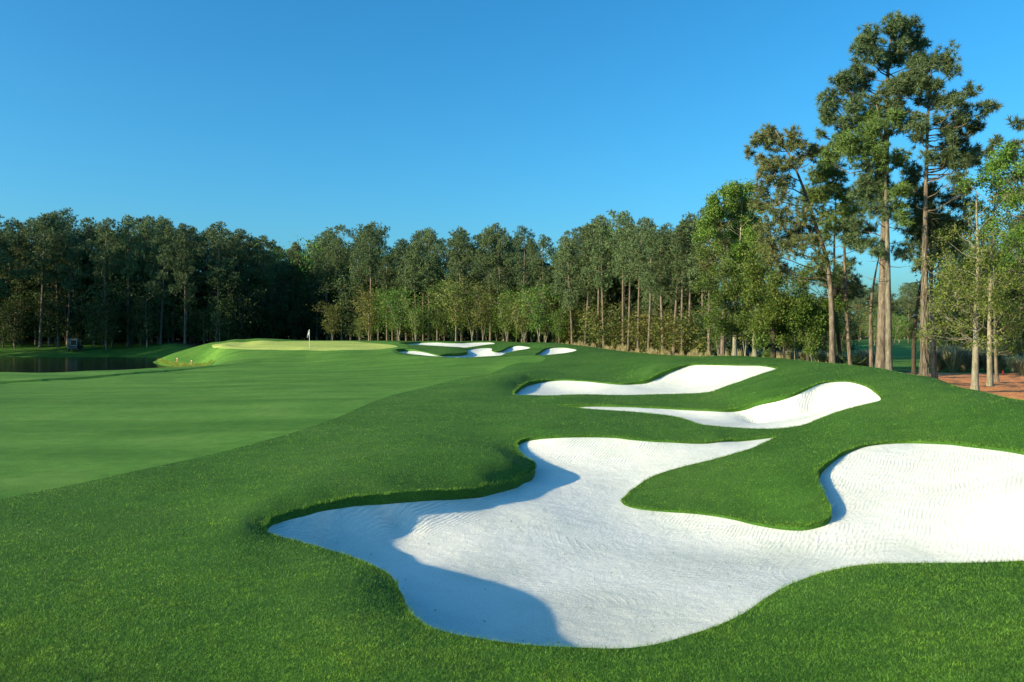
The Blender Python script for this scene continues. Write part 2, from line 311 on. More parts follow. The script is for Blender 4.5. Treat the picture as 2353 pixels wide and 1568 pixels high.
ctrl = []
for _n, pts, _i, _d in BUNKERS: ctrl += [p[:3] for p in pts]
for a in [(0,1568,-2.95),(600,1568,-3.0),(1176,1568,-3.0),(1700,1568,-2.96),(2353,1568,-2.75),(2353,1430,-2.78),(2000,1430,-2.88),(-500,1568,-2.95),(2850,1568,-2.65),(2700,1330,-2.6),
          (0,1350,-3.02),(300,1300,-3.05),(500,1400,-3.0),(720,1420,-2.95),(820,1335,-2.98),(850,1450,-2.95),(640,1290,-3.05),(0,1147,-3.1),(300,1085,-3.1),(600,1015,-3.1),(760,965,-3.1),(890,912,-3.1),(1010,882,-3.05),(1130,858,-2.95),(1250,840,-2.5),
          (706,1142,-2.95),(786,1122,-2.93),(625,1163,-2.99),(575,1205,-2.98),(590,1238,-3.01),(883,1109,-2.95),(1001,1099,-3.04),(1106,1095,-3.08),(1185,1070,-3.06),
          (500,1200,-3.08),(650,1100,-2.97),(800,1090,-2.9),(1110,1010,-3.0),(1100,960,-2.95),(1220,970,-2.85),(1350,975,-2.82),(1200,940,-2.9),(1250,915,-2.95),
          (1500,985,-2.86),(1650,1000,-2.86),(1900,1000,-2.68),(2000,970,-2.36),(2100,970,-2.28),(2200,950,-2.04),(2080,930,-2.05),(2000,1000,-2.54),(1800,1060,-2.95),(1700,1110,-3.28),(1820,1130,-3.22),(1600,1130,-3.46),(1750,1170,-3.5),
          (2353,930,-1.76),(2300,913,-1.74),(2250,898,-1.7),(2150,870,-1.62),(2040,850,-1.6),(1900,834,-1.6),(1800,825,-1.63),(1700,818,-1.58),(1600,821,-1.7),(1500,818,-1.9),(1430,812,-1.88),(1450,860,-2.55),(1400,850,-2.55),(1300,860,-2.75),
          (0,1000,-3.2),(400,1000,-3.2),(0,900,-3.42),(300,900,-3.35),(700,900,-3.15),(1000,860,-3.0),(-600,1000,-3.2),(-600,900,-3.4)]:
    ctrl.append(P(*a))
GREEN_UVD = [(487,794,109),(500,799,101),(530,801.5,95),(560,803,91),(620,804,88),(700,804.3,86),(800,804.3,85.5),(870,803,86.5),(905,799,90),(912,795.5,94),(880,791,100),(840,787.5,108),(800,784.6,116),(711,784.4,117.5),(640,785,118),(560,787,118),(510,789.5,115)]
for a in GREEN_UVD + [(540,797,103),(600,796,98),(600,790,108),(700,793,98),(800,793,97)]: ctrl.append(PD(*a))
for a in [(1400,805.5,72),(1340,796,82),(1230,787,96),(1130,784,114),(1000,783.5,119),(900,783,122),(800,782.5,124),(711,782.5,124),(640,780,123),(590,778,124),(540,780,122),(490,787,119),(440,800,116),(400,812,114),(365,826,114),(350,833,114),
          (700,850,65),(400,870,58),(600,840,72),(700,830,77),(700,815,83.5),(500,826,88),(560,815,85),(480,820,100),(500,815,95),(900,820,75),(1000,837,64),(1100,832,63),(1200,832,61),(1300,826,61),(1350,815,65),
          (0,882,53),(200,870,58),(400,853,66),(500,842,72),(600,831,78),(1030,800,86),(1060,799.5,87.5),(1180,790,96),(1215,806,75),(1230,795,84),
          (1150,900,38),(1170,880,42),(1200,868,45.5),(1232,862,48),(1500,855,43.5),(1532,840,44.6),(1280,920,31.6),(1330,921,31.5),(1700,924,29),(1742,907,28.9),
          (0,858,67),(200,856,71),(350,851,76),(430,848,79),(480,843,82),(-500,862,64),(440,825,103),(430,815,108)]:
    ctrl.append(PD(*a))
WATER_Z = -4.5
for a in [(2353,25,-2.9),(2353,35,-3.3),(2240,45,-3.2),(2150,34,-2.6),(2150,46,-2.95),(2040,42,-2.3),(2040,50,-2.85),(1900,50,-2.2),(1900,58,-2.7),(1800,56,-2.2),(1800,66,-2.6),(1700,60,-2.0),(1700,74,-2.5),(1600,62,-2.05),(1600,80,-2.55),(1500,75,-2.3),(1500,100,-2.6),(1400,95,-2.3),(1400,115,-2.4),
          (1250,115,-1.95),(1000,135,-2.1),(800,145,-2.2),(700,145,-2.2),(600,140,-2.4),(1000,180,-2.2),(2080,75,-3.3),(2050,100,-3.1),(2050,130,-2.5),(2200,130,-2.6),(2100,60,-3.2),(2353,65,-3.4),(2700,40,-3.2),(3000,25,-3.0),(2700,18.5,-1.9),(2000,200,-2.4),(2700,100,-3),
          (0,76,-5.3),(200,80,-5.3),(350,85,-5.3),(430,87,-5.0),(0,100,-6),(200,105,-6),(300,108,-5.8),(-400,90,-6),(-500,72,-5.3),(0,130,-5.3),(200,130,-5.3),(350,124,-5.0),(0,138,-4.2),(200,138,-4.2),(400,131,-4.0),(0,150,-2.5),(200,150,-2.5),(400,145,-2.5),(500,132,-3.0),
          (372,104,-4.5),(400,98,-4.5),(470,94,-4.45),(440,91,-4.9),(-500,150,-3),(0,200,-2.2),(400,200,-2.2),(-700,120,-3)]:
    ctrl.append(W(*a))
for a in [(0,-12,-3.0),(-14,-8,-3.0),(14,-8,-2.9),(-25,5,-3.0),(25,5,-2.6),(0,-60,-3),(-60,-30,-3),(60,-30,-3),(-70,30,-3.3),(60,30,-3.3),(0,400,-2.3),(-250,250,-2.3),(250,250,-2.5),(-300,0,-3),(300,0,-3),(0,-300,-3),(0,5,-3.0),(-3,5,-2.98),(3,5,-2.95),
          (0,900,-2.5),(900,0,-3),(-900,0,-3),(0,-900,-3),(640,640,-3),(-640,640,-3)]:
    ctrl.append(a)
ctrl = np.array(ctrl, float)

def qmap(xy):
    r = np.hypot(xy[:, 0], xy[:, 1]) + 1e-9
    return xy / r[:, None] * (np.log1p(r / 4.0) * 3.0)[:, None]

class TPS:
    def __init__(s, xy, z, f=qmap, lam=1e-4):
        s.f = f; q = f(xy); s.q = q; n = len(q)
        D = np.hypot(q[:, None, 0] - q[None, :, 0], q[:, None, 1] - q[None, :, 1])
        K = np.where(D > 0, D * D * np.log(D + 1e-12), 0) + lam * np.eye(n)
        A = np.zeros((n + 3, n + 3)); A[:n, :n] = K; A[:n, n] = 1; A[:n, n+1:] = q; A[n, :n] = 1; A[n+1:, :n] = q.T
        s.w = np.linalg.solve(A, np.concatenate([z, np.zeros(3)]))
    def __call__(s, xy):
        xy = np.asarray(xy, float).reshape(-1, 2); out = np.empty(len(xy)); n = len(s.q)
        for i in range(0, len(xy), 8000):
            p = s.f(xy[i:i+8000])
            D2 = (p[:, None, 0] - s.q[None, :, 0])**2 + (p[:, None, 1] - s.q[None, :, 1])**2
            out[i:i+8000] = (0.5 * D2 * np.log(D2 + 1e-20)) @ s.w[:n] + s.w[n] + p @ s.w[n+1:]
        return out

base_tps = TPS(ctrl[:, :2], ctrl[:, 2])

def spline(pts, n, closed=True):
    pts = np.asarray(pts, float); m = len(pts); out = []
    for i in range(m if closed else m - 1):
        if closed: a, b, c, d = (pts[(i + k) % m] for k in (-1, 0, 1, 2))
        else: a, b, c, d = (pts[min(max(i + k, 0), m - 1)] for k in (-1, 0, 1, 2))
        for t in np.linspace(0, 1, n, endpoint=False):
            out.append(0.5 * (2*b + (c-a)*t + (2*a - 5*b + 4*c - d)*t*t + (3*b - a - 3*c + d)*t**3))
    if not closed: out.append(pts[-1])
    return np.array(out)

def resample(L, step_fn):                   # thin a dense polyline to a distance-dependent step
    out = [L[0]]
    for p in L[1:]:
        if np.hypot(*(p[:2] - out[-1][:2])) >= step_fn(p): out.append(p)
    return np.array(out)
def step_at(p): return max(0.05, 0.0042 * math.hypot(p[0], p[1]))

def inside(poly, xy):
    poly = np.asarray(poly)[:, :2]; x, y = xy[:, 0], xy[:, 1]; c = np.zeros(len(xy), bool)
    lo, hi = poly.min(0), poly.max(0)
    idx = np.where((x >= lo[0]) & (x <= hi[0]) & (y >= lo[1]) & (y <= hi[1]))[0]
    xx, yy = x[idx], y[idx]; cc = np.zeros(len(idx), bool); j = len(poly) - 1
    for i in range(len(poly)):
        xi, yi = poly[i]; xj, yj = poly[j]
        if yi != yj:
            cc ^= ((yi > yy) != (yj > yy)) & (xx < (xj - xi) * (yy - yi) / (yj - yi) + xi)
        j = i
    c[idx] = cc; return c

def dist_poly(L, xy, closed=True):
    L = np.asarray(L)[:, :2]; A = L if closed else L[:-1]; B = np.roll(L, -1, 0) if closed else L[1:]
    best = np.full(len(xy), 1e9)
    for a, b in zip(A, B):
        ab = b - a; t = np.clip(((xy - a) @ ab) / (ab @ ab + 1e-12), 0, 1)
        d = xy - a - t[:, None] * ab; best = np.minimum(best, d[:, 0]**2 + d[:, 1]**2)
    return np.sqrt(best)

# raised pond-side bank: a small turf step running along the fairway
STEP_FOOT = spline([W(-500, 49), W(-150, 51), W(0, 53), W(200, 58), W(400, 66), W(500, 72), W(560, 75.5), W(610, 79)], 14, closed=False)
def step_h(xy):
    """height of the bank above the fairway behind the step line"""
    L = STEP_FOOT; n = len(L); best = np.full(len(xy), 1e9); side = np.zeros(len(xy)); par = np.zeros(len(xy))
    for i in range(n - 1):
        a, b = L[i], L[i+1]; ab = b - a; t = np.clip(((xy - a) @ ab) / (ab @ ab), 0, 1)
        d = xy - a - t[:, None] * ab; d2 = d[:, 0]**2 + d[:, 1]**2; m = d2 < best
        cr = ab[0] * d[:, 1] - ab[1] * d[:, 0]
        best[m] = d2[m]; side[m] = np.sign(cr[m]); par[m] = (i + t[m]) / (n - 1)
    sd = np.sqrt(best) * side
    hgt = 0.11 * np.clip((1 - par) * 1.6, 0, 1) ** 0.8
    return hgt * np.clip(sd / 0.12, 0, 1) * np.clip(1 - (sd - 0.3) / 9.0, 0, 1)

def ground_z_exact(xy):
    xy = np.asarray(xy, float).reshape(-1, 2)
    z = base_tps(xy)
    m = (xy[:, 0] < -10) & (xy[:, 1] > 40) & (xy[:, 1] < 100) & (xy[:, 0] > -90)
    if m.any(): z[m] += step_h(xy[m])
    return z

OUT = {}
for nm, pts, ins, D in BUNKERS:
    L = spline(np.array(pts), 12)
    OUT[nm] = resample(L, step_at)
FAIR = [P(-700,1290,-3.1)[:2],P(-250,1200,-3.1)[:2],P(0,1147,-3.1)[:2],P(300,1085,-3.1)[:2],P(600,1015,-3.1)[:2],P(760,965,-3.1)[:2],P(890,912,-3.1)[:2],P(1010,882,-3.05)[:2],P(1100,864,-2.98)[:2],P(1180,848,-2.88)[:2],PD(1240,838,60)[:2],PD(1250,829,64)[:2],PD(1200,825.5,68)[:2],
        PD(1050,826,68)[:2],PD(930,818,75)[:2],PD(900,808,83)[:2],PD(935,800,89)[:2],PD(925,790,102)[:2],PD(880,784.5,114)[:2],W(800,122),W(711,123),W(640,123),W(590,123),W(540,123),W(490,120),W(440,118),W(400,116),W(368,114),W(366,106),W(385,100.5),W(430,96.5),W(470,94),W(490,90),W(495,86),W(470,81),W(400,75),W(200,69),W(0,65.5),W(-300,62),W(-700,58),W(-1600,40),W(-2600,22),W(-1700,16)]
FAIR = resample(spline(np.array(FAIR), 14), step_at)
GREEN = [PD(*a) for a in GREEN_UVD]
GREEN = resample(spline(np.array([g[:2] for g in GREEN]), 14), step_at)
STRAW = resample(spline(np.array([W(2040,60),W(2060,47),W(2110,41),W(2160,35),W(2260,28),W(2353,24),W(2600,17.5),W(3400,17),W(3600,40),W(2700,62),W(2353,64),W(2200,63)]), 14), step_at)
LITTER = resample(spline(np.array([W(520,139),W(300,153),W(0,153),W(-600,150),W(-1600,150),W(-1600,400),W(1200,520),W(2000,400),W(1900,160),W(1880,90),W(1800,68),W(1700,76),W(1600,82),W(1480,96),W(1400,110),W(1250,122),W(1000,136),W(800,146),W(650,147)]), 14), step_at)
TEE = resample(spline(np.array([W(1940,72),W(2060,70),W(2200,80),W(2280,100),W(2330,128),W(2150,138),W(1980,136),W(1900,100)]), 14), step_at)
REGION = {"tee": TEE, "fairway": FAIR, "green": GREEN, "straw": STRAW, "litter": LITTER}

# triangulate the whole ground once, with every outline as an edge
pts = []; 
th = np.concatenate([np.linspace(-180, -46, 34)[:-1], np.linspace(-46, 46, 360), np.linspace(46, 180, 34)[1:-1]])
rr = np.exp(np.linspace(math.log(3.2), math.log(330), 270))
TH, RR = np.meshgrid(R(1) * th, rr)
grid = np.stack([np.sin(TH) * RR, np.cos(TH) * RR], -1).reshape(-1, 2)
far = []
for r_ in (420, 560, 760, 1100, 1600, 2600):
    for t in np.linspace(-180, 180, 73)[:-1]: far.append((math.sin(R(t)) * r_, math.cos(R(t)) * r_))
for r_ in (0.4, 1.2, 2.2):
    for t in np.linspace(-180, 180, 25)[:-1]: far.append((math.sin(R(t)) * r_, math.cos(R(t)) * r_))
grid = np.vstack([grid, far])
_side = np.stack([np.gradient(STEP_FOOT[:, 1]) * -1, np.gradient(STEP_FOOT[:, 0])], 1); _side /= np.linalg.norm(_side, axis=1)[:, None]
STEP_TOP = STEP_FOOT + _side * 0.13
lines = [(OUT[k], True) for k in OUT] + [(REGION[k], True) for k in REGION] + [(STEP_FOOT, False), (STEP_TOP, False)]
# drop grid points that crowd an outline
cell = {}
allp = np.vstack([l[:, :2] for l, _ in lines])
keep = np.ones(len(grid), bool)
S = 0.004 * np.hypot(allp[:, 0], allp[:, 1])
for i in range(0, len(allp), 1):
    p = allp[i]; s = S[i] * 0.55
    # polar neighbourhood only
    r = math.hypot(*p); a = math.degrees(math.atan2(p[0], p[1]))
    i0 = np.searchsorted(rr, r - 2 * s); i1 = np.searchsorted(rr, r + 2 * s)
    j0 = max(np.searchsorted(th, a - 0.4), 0); j1 = np.searchsorted(th, a + 0.4)
    for ii in range(i0, min(i1 + 1, len(rr))):
        for jj in range(j0, min(j1 + 1, len(th))):
            k = ii * len(th) + jj
            if abs(grid[k, 0] - p[0]) + abs(grid[k, 1] - p[1]) < s: keep[k] = False
grid = grid[keep]
vco = [Vector((float(x), float(y))) for x, y in grid]; edges = []
for l, closed in lines:
    b0 = len(vco); vco += [Vector((float(p[0]), float(p[1]))) for p in l]
    edges += [(b0 + i, b0 + i + 1) for i in range(len(l) - 1)]
    if closed: edges.append((b0 + len(l) - 1, b0))
cv, ce, cf, *_ = geometry.delaunay_2d_cdt(vco, edges, [], 0, 1e-5)
XY = np.array([(v.x, v.y) for v in cv]); TRI = np.array([f for f in cf if len(f) == 3], int)
e1 = XY[TRI[:, 1]] - XY[TRI[:, 0]]; e2 = XY[TRI[:, 2]] - XY[TRI[:, 0]]
flip = (e1[:, 0] * e2[:, 1] - e1[:, 1] * e2[:, 0]) < 0
TRI[flip] = TRI[flip][:, ::-1]
Z = ground_z_exact(XY)
cen = XY[TRI].mean(1)
reg = np.zeros(len(TRI), int)               # 0 rough, 1 fairway, 2 green, 3 straw, 4 litter, 10+ bunkers
for k, nm in ((5, "tee"), (4, "litter"), (3, "straw"), (1, "fairway"), (2, "green")): reg[inside(REGION[nm], cen)] = k
for k, nm in enumerate(OUT): reg[inside(OUT[nm], cen)] = 10 + k

_u = np.unique(TRI[reg == 3]); _f = np.clip(dist_poly(STRAW, XY[_u]) / 1.5, 0, 1)      # heaped straw
_h = np.sin(XY[_u, 0] * 2.1 + 1.7 * np.sin(XY[_u, 1] * 0.9)) * np.sin(XY[_u, 1] * 1.3 + 1.3 * np.sin(XY[_u, 0] * 0.8)) + 0.6 * np.sin(XY[_u, 0] * 4.7 + XY[_u, 1] * 2.9)
Z[_u] += 0.075 * _f * _h

def sub_mesh(name, sel, z, mats, extra=None):
    T = TRI[sel]; used, inv = np.unique(T, return_inverse=True)
    V = np.column_stack([XY[used], z[used]]); F = inv.reshape(-1, 3)
    if extra is not None:
        F = np.vstack([F, extra[1] + len(V)]); V = np.vstack([V, extra[0]])
    return tri_mesh(name, V, F, mats, smooth=True)

# lookup of the ground height on the polar grid (for planting)
gth = np.linspace(-180, 180, 1441); grr = np.exp(np.linspace(math.log(1.0), math.log(700), 420))
_T, _R = np.meshgrid(R(1) * gth[::4], grr)
_base = base_tps(np.stack([np.sin(_T) * _R, np.cos(_T) * _R], -1).reshape(-1, 2)).reshape(len(grr), -1)
def ground_z(xy):
    xy = np.asarray(xy, float).reshape(-1, 2)
    r = np.clip(np.hypot(xy[:, 0], xy[:, 1]), 1.01, 690); a = np.degrees(np.arctan2(xy[:, 0], xy[:, 1]))
    fi = np.log(r) / math.log(700) * (len(grr) - 1); fj = (a + 180) / 1.0
    i = np.clip(fi.astype(int), 0, len(grr) - 2); j = np.clip(fj.astype(int), 0, _base.shape[1] - 2)
    u = fi - i; v = fj - j
    z = (_base[i, j] * (1-u) * (1-v) + _base[i+1, j] * u * (1-v) + _base[i, j+1] * (1-u) * v + _base[i+1, j+1] * u * v)
    m = (xy[:, 0] < -10) & (xy[:, 1] > 40) & (xy[:, 1] < 100) & (xy[:, 0] > -90)
    if m.any(): z[m] += step_h(xy[m])
    return z
def gz(x, y): return float(ground_z([[x, y]])[0])

# bunkers: sand surface dished below the lip, with a turf wall between
wallV, wallF, nw = [], [], 0
B_LABEL = {"main": "large white sand bunker filling the foreground with two grassy noses reaching into it",
           "second": "white sand bunker with a long thin left tail just behind the large foreground bunker",
           "third": "white sand bunker below the grassy crest, farther back than the thin tailed one",
           "back": "narrow strip of sand along the right rear of the putting green",
           "front": "many lobed sand bunker in front of the right end of the putting green",
           "small": "small oval sand bunker at the far right of the green complex"}
for k, (nm, bp, ins, D) in enumerate(BUNKERS):
    L = OUT[nm]; lipz = ground_z_exact(L[:, :2]); h = np.clip(L[:, 3], 0.02, 1)
    sz = lipz - h
    cxy = L[:, :2].mean(0)
    loc = lambda xy, c=cxy: (np.asarray(xy, float).reshape(-1, 2) - c) / 5.0
    st = max(1, len(L) // 150)
    cp = np.column_stack([L[::st, :2], sz[::st]])
    if ins: cp = np.vstack([cp, np.array(ins)])
    tp = TPS(cp[:, :2], cp[:, 2], f=loc, lam=2e-4)
    sel = reg == 10 + k
    used = np.unique(TRI[sel])
    zz = Z.copy(); zz[used] = tp(XY[used])
    if nm == 'main': SAND_AT = tp
    if D:
        dd = dist_poly(L, XY[used]); zz[used] -= D * (1 - np.exp(-dd / 1.6))
    # boundary vertices take the exact sand-edge height
    for u in used:
        pass
    bd = dist_poly(L[::1], XY[used]) < 1e-3
    bi = used[bd]
    if len(bi):
        Dm = (XY[bi][:, None, 0] - L[None, :, 0])**2 + (XY[bi][:, None, 1] - L[None, :, 1])**2
        zz[bi] = sz[Dm.argmin(1)]
    o = link("sand_bunker", sub_mesh("sand_bunker", sel, zz, [M_SAND]))
    tag(o, B_LABEL[nm], "bunker", kind='structure')
    n = len(L)
    V = np.vstack([np.column_stack([L[:, :2], lipz]), np.column_stack([L[:, :2], sz - 0.02])])
    i = np.arange(n); j = (i + 1) % n
    wallV.append(V); wallF.append(np.vstack([np.stack([i, j, j + n], 1), np.stack([i, j + n, i + n], 1)]) + nw); nw += 2 * n
wall = (np.vstack(wallV), np.vstack(wallF))
tag(link("ground", sub_mesh("ground", reg == 0, Z, [M_ROUGH], wall)), "dark green mown rough rolling over mounds around the bunkers", "ground", kind='structure')
tag(link("fairway", sub_mesh("fairway", reg == 1, Z, [M_FAIR])), "pale green close mown fairway on the left", "fairway", kind='structure')
tag(link("putting_green", sub_mesh("putting_green", reg == 2, Z, [M_GREEN])), "yellow green putting surface around the flagstick", "green", kind='structure')
tag(link("tee_ground", sub_mesh("tee_ground", reg == 5, Z, [M_FAIR])), "mown green turf seen far off between the big trunks", "tee", kind='structure')
tag(link("pine_straw_ground", sub_mesh("pine_straw_ground", reg == 3, Z, [M_STRAW])), "orange brown pine straw under the tall pines", "ground", kind='structure')
tag(link("forest_floor", sub_mesh("forest_floor", reg == 4, Z, [M_LITTER])), "dark leaf litter under the wood", "ground", kind='structure')
wp = np.array([W(-2600,40),W(-2600,200),W(-600,190),W(560,150),W(600,84),W(480,78),W(200,66),W(-400,58)])
wc = wp.mean(0); V = np.column_stack([np.vstack([wp, wc]), np.full(len(wp) + 1, WATER_Z)])
tag(link("pond_water", tri_mesh("pond_water", V, [[(i + 1) % len(wp), i, len(wp)] for i in range(len(wp))], [M_WATER])), "dark still pond in front of the shaded wood", "water", kind='structure')
#==SETTING END==

# ----------------------------------------------------------------- vegetation materials
def bark_mat(name, dark, mid, light, scale=9.0):
    m, nt, b = new_mat(name)
    tc = nt.nodes.new("ShaderNodeTexCoord")
    a = noise(nt, scale, 5, 0.7, vec=tc.outputs['Object'], stretch=(1, 1, 0.22))
    c = noise(nt, 0.8, 3, 0.5, vec=tc.outputs['Object'])
    col = ramp(nt, a, [(0.32, dark), (0.5, mid), (0.68, light)])
    col = mixc(nt, 1.0, col, ramp(nt, c, [(0.3, (0.75, 0.74, 0.72)), (0.7, (1.15, 1.13, 1.1))]), 'MULTIPLY')
    nt.links.new(col, b.inputs['Base Color']); b.inputs['Roughness'].default_value = 0.9; b.inputs['Specular IOR Level'].default_value = 0.15
    bump(nt, b, a, 0.9, 0.05)
    return m
M_BARK = bark_mat("pine_bark", (0.05, 0.037, 0.029), (0.15, 0.12, 0.097), (0.27, 0.22, 0.185), 7)
M_BARK_GREY = bark_mat("grey_bark", (0.07, 0.062, 0.048), (0.17, 0.15, 0.12), (0.29, 0.26, 0.21), 7)
M_BARK_DARK = bark_mat("dark_bark", (0.03, 0.026, 0.02), (0.065, 0.055, 0.042), (0.11, 0.09, 0.07))
M_BARK_PALE = bark_mat("pale_bark", (0.12, 0.112, 0.085), (0.25, 0.235, 0.185), (0.38, 0.36, 0.29), 5)

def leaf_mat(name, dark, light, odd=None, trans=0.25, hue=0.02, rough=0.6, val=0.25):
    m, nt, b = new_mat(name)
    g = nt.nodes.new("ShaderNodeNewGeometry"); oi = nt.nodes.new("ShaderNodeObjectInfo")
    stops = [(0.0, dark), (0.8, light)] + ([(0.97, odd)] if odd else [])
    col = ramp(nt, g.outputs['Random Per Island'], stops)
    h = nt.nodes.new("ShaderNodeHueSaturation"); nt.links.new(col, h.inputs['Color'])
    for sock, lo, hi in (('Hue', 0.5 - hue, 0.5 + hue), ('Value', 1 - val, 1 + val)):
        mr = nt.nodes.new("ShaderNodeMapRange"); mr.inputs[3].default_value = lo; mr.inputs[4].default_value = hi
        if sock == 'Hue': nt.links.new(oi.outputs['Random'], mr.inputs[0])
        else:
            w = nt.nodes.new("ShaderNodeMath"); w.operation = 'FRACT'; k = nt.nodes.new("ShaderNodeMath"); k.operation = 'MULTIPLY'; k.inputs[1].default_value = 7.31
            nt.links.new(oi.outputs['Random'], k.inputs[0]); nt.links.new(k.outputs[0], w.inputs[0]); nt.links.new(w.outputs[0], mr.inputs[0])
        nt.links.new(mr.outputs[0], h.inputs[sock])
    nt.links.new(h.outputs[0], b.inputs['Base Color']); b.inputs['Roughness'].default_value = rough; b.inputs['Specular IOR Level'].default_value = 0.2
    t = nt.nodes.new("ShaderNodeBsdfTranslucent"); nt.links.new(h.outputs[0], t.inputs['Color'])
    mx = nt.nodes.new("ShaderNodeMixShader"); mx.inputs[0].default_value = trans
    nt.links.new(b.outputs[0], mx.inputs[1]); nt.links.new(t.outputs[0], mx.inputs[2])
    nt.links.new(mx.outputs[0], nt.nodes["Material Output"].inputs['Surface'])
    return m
M_NEEDLE = leaf_mat("pine_needles", (0.055, 0.10, 0.044), (0.148, 0.21, 0.092), (0.20, 0.22, 0.11), 0.22, 0.012)
M_NEEDLE_GREEN = leaf_mat("fresh_needles", (0.052, 0.092, 0.026), (0.13, 0.185, 0.048), None, 0.15, 0.01)
M_NEEDLE_BROWN = leaf_mat("browned_needles", (0.065, 0.095, 0.036), (0.16, 0.185, 0.07), (0.27, 0.16, 0.075), 0.15, 0.012)
M_LEAF_BRIGHT = leaf_mat("spring_leaves", (0.07, 0.15, 0.026), (0.15, 0.26, 0.048), (0.22, 0.29, 0.08), 0.4, 0.015)
M_LEAF_OLIVE = leaf_mat("olive_leaves", (0.075, 0.10, 0.022), (0.165, 0.195, 0.045), (0.25, 0.21, 0.09), 0.35, 0.03)
M_LEAF_MID = leaf_mat("mid_green_leaves", (0.07, 0.118, 0.02), (0.16, 0.22, 0.042), (0.25, 0.25, 0.085), 0.4, 0.02)
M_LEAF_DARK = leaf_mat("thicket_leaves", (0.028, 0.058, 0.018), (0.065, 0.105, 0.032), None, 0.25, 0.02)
M_GRASS_GREY = leaf_mat("bunch_grass_blades", (0.15, 0.165, 0.09), (0.38, 0.37, 0.22), (0.55, 0.48, 0.3), 0.3)
M_GRASS_DRY = leaf_mat("dry_grass_blades", (0.22, 0.21, 0.085), (0.52, 0.44, 0.22), (0.66, 0.55, 0.32), 0.3)
M_PALM = leaf_mat("palmetto_leaves", (0.06, 0.10, 0.04), (0.14, 0.19, 0.08), None, 0.2)

# ----------------------------------------------------------------- tree builders
def unit(v): return v / (np.linalg.norm(v, axis=-1, keepdims=True) + 1e-9)

def needles(acc, C, D, k, ln, wd, bias, g):
    C = np.repeat(C, k, 0); D = np.repeat(D, k, 0); n = len(C)
    d = unit(D * bias + g.normal(size=(n, 3)))
    s = unit(np.cross(d, g.normal(size=(n, 3)))) * wd * 0.5
    L = ln * g.uniform(0.65, 1.15, (n, 1)); b = C + d * L * 0.08
    V = np.stack([b + s, b - s, C + d * L], 1).reshape(-1, 3)
    acc.add(V, np.arange(3 * n).reshape(-1, 3))

def leaves(acc, C, size, g, flat=0.0):
    n = len(C); d = unit(g.normal(size=(n, 3)) * np.array([1, 1, 1 - flat])); s = unit(np.cross(d, g.normal(size=(n, 3))))
    L = size * g.uniform(0.6, 1.25, (n, 1)); w = L * 0.55
    V = np.stack([C - d * L * 0.5, C + s * w * 0.5, C + d * L * 0.5, C - s * w * 0.5], 1).reshape(-1, 3)
    i = np.arange(n) * 4
    acc.add(V, np.concatenate([np.stack([i, i+1, i+2], 1), np.stack([i, i+2, i+3], 1)]))

def ball(n, g, shell=0.5):
    d = unit(g.normal(size=(n, 3))); return d * (g.uniform(0, 1, (n, 1)) ** shell)

def bend(p0, p1, sag, n=5):
    t = np.linspace(0, 1, n)[:, None]; P_ = p0 + (p1 - p0) * t
    P_[:, 2] += sag * np.sin(t[:, 0] * math.pi); return P_

def limb_to(acc, trunk, c, r, g, rise=0.35, thick=1.0, k=5):
    """limb from the trunk path out to the clump centre c"""
    hz = trunk[:, 2]; zt = c[2] - rise * 1.0 * math.hypot(c[0] - np.interp(c[2], hz, trunk[:, 0]), c[1] - np.interp(c[2], hz, trunk[:, 1]))
    zt = min(max(zt, hz[0] + 0.25 * (hz[-1] - hz[0])), hz[-1] - 0.05)
    p0 = np.array([np.interp(zt, hz, trunk[:, 0]), np.interp(zt, hz, trunk[:, 1]), zt])
    L = np.linalg.norm(c - p0)
    if L < 0.15: return
    path = bend(p0, np.asarray(c), -0.10 * L * g.uniform(0.2, 1.3), 6)
    path[1:-1] += g.normal(0, 0.035 * L, (4, 3))
    r0 = thick * (0.012 + 0.011 * L); acc.tube(path, np.linspace(r0, r0 * 0.25, 6), k)
    for _ in range(4):                     # twigs inside the clump
        e = c + ball(1, g, 0.4)[0] * r * np.array([1, 1, 0.65]); s0 = path[g.integers(3, 6)]
        acc.tube(np.array([s0, (s0 + e) / 2 + g.normal(0, 0.05, 3), e]), [r0 * 0.3, r0 * 0.22, 0.006], 3)

def trunk_path(h, lean, g, n=12, wob=0.012):
    t = np.linspace(0, 1, n); ph = g.uniform(0, 6.28, 2)
    return np.stack([lean[0] * t**1.3 + wob * h * np.sin(t * 3.3 + ph[0]) * t, lean[1] * t**1.3 + wob * h * np.sin(t * 2.7 + ph[1]) * t, h * t], 1)

def flare(t, r0, r1):                       # root flare at the base, slow taper above
    return r1 + (r0 - r1) * (1 - t) ** 0.85 + r0 * 0.22 * np.exp(-t * 45)

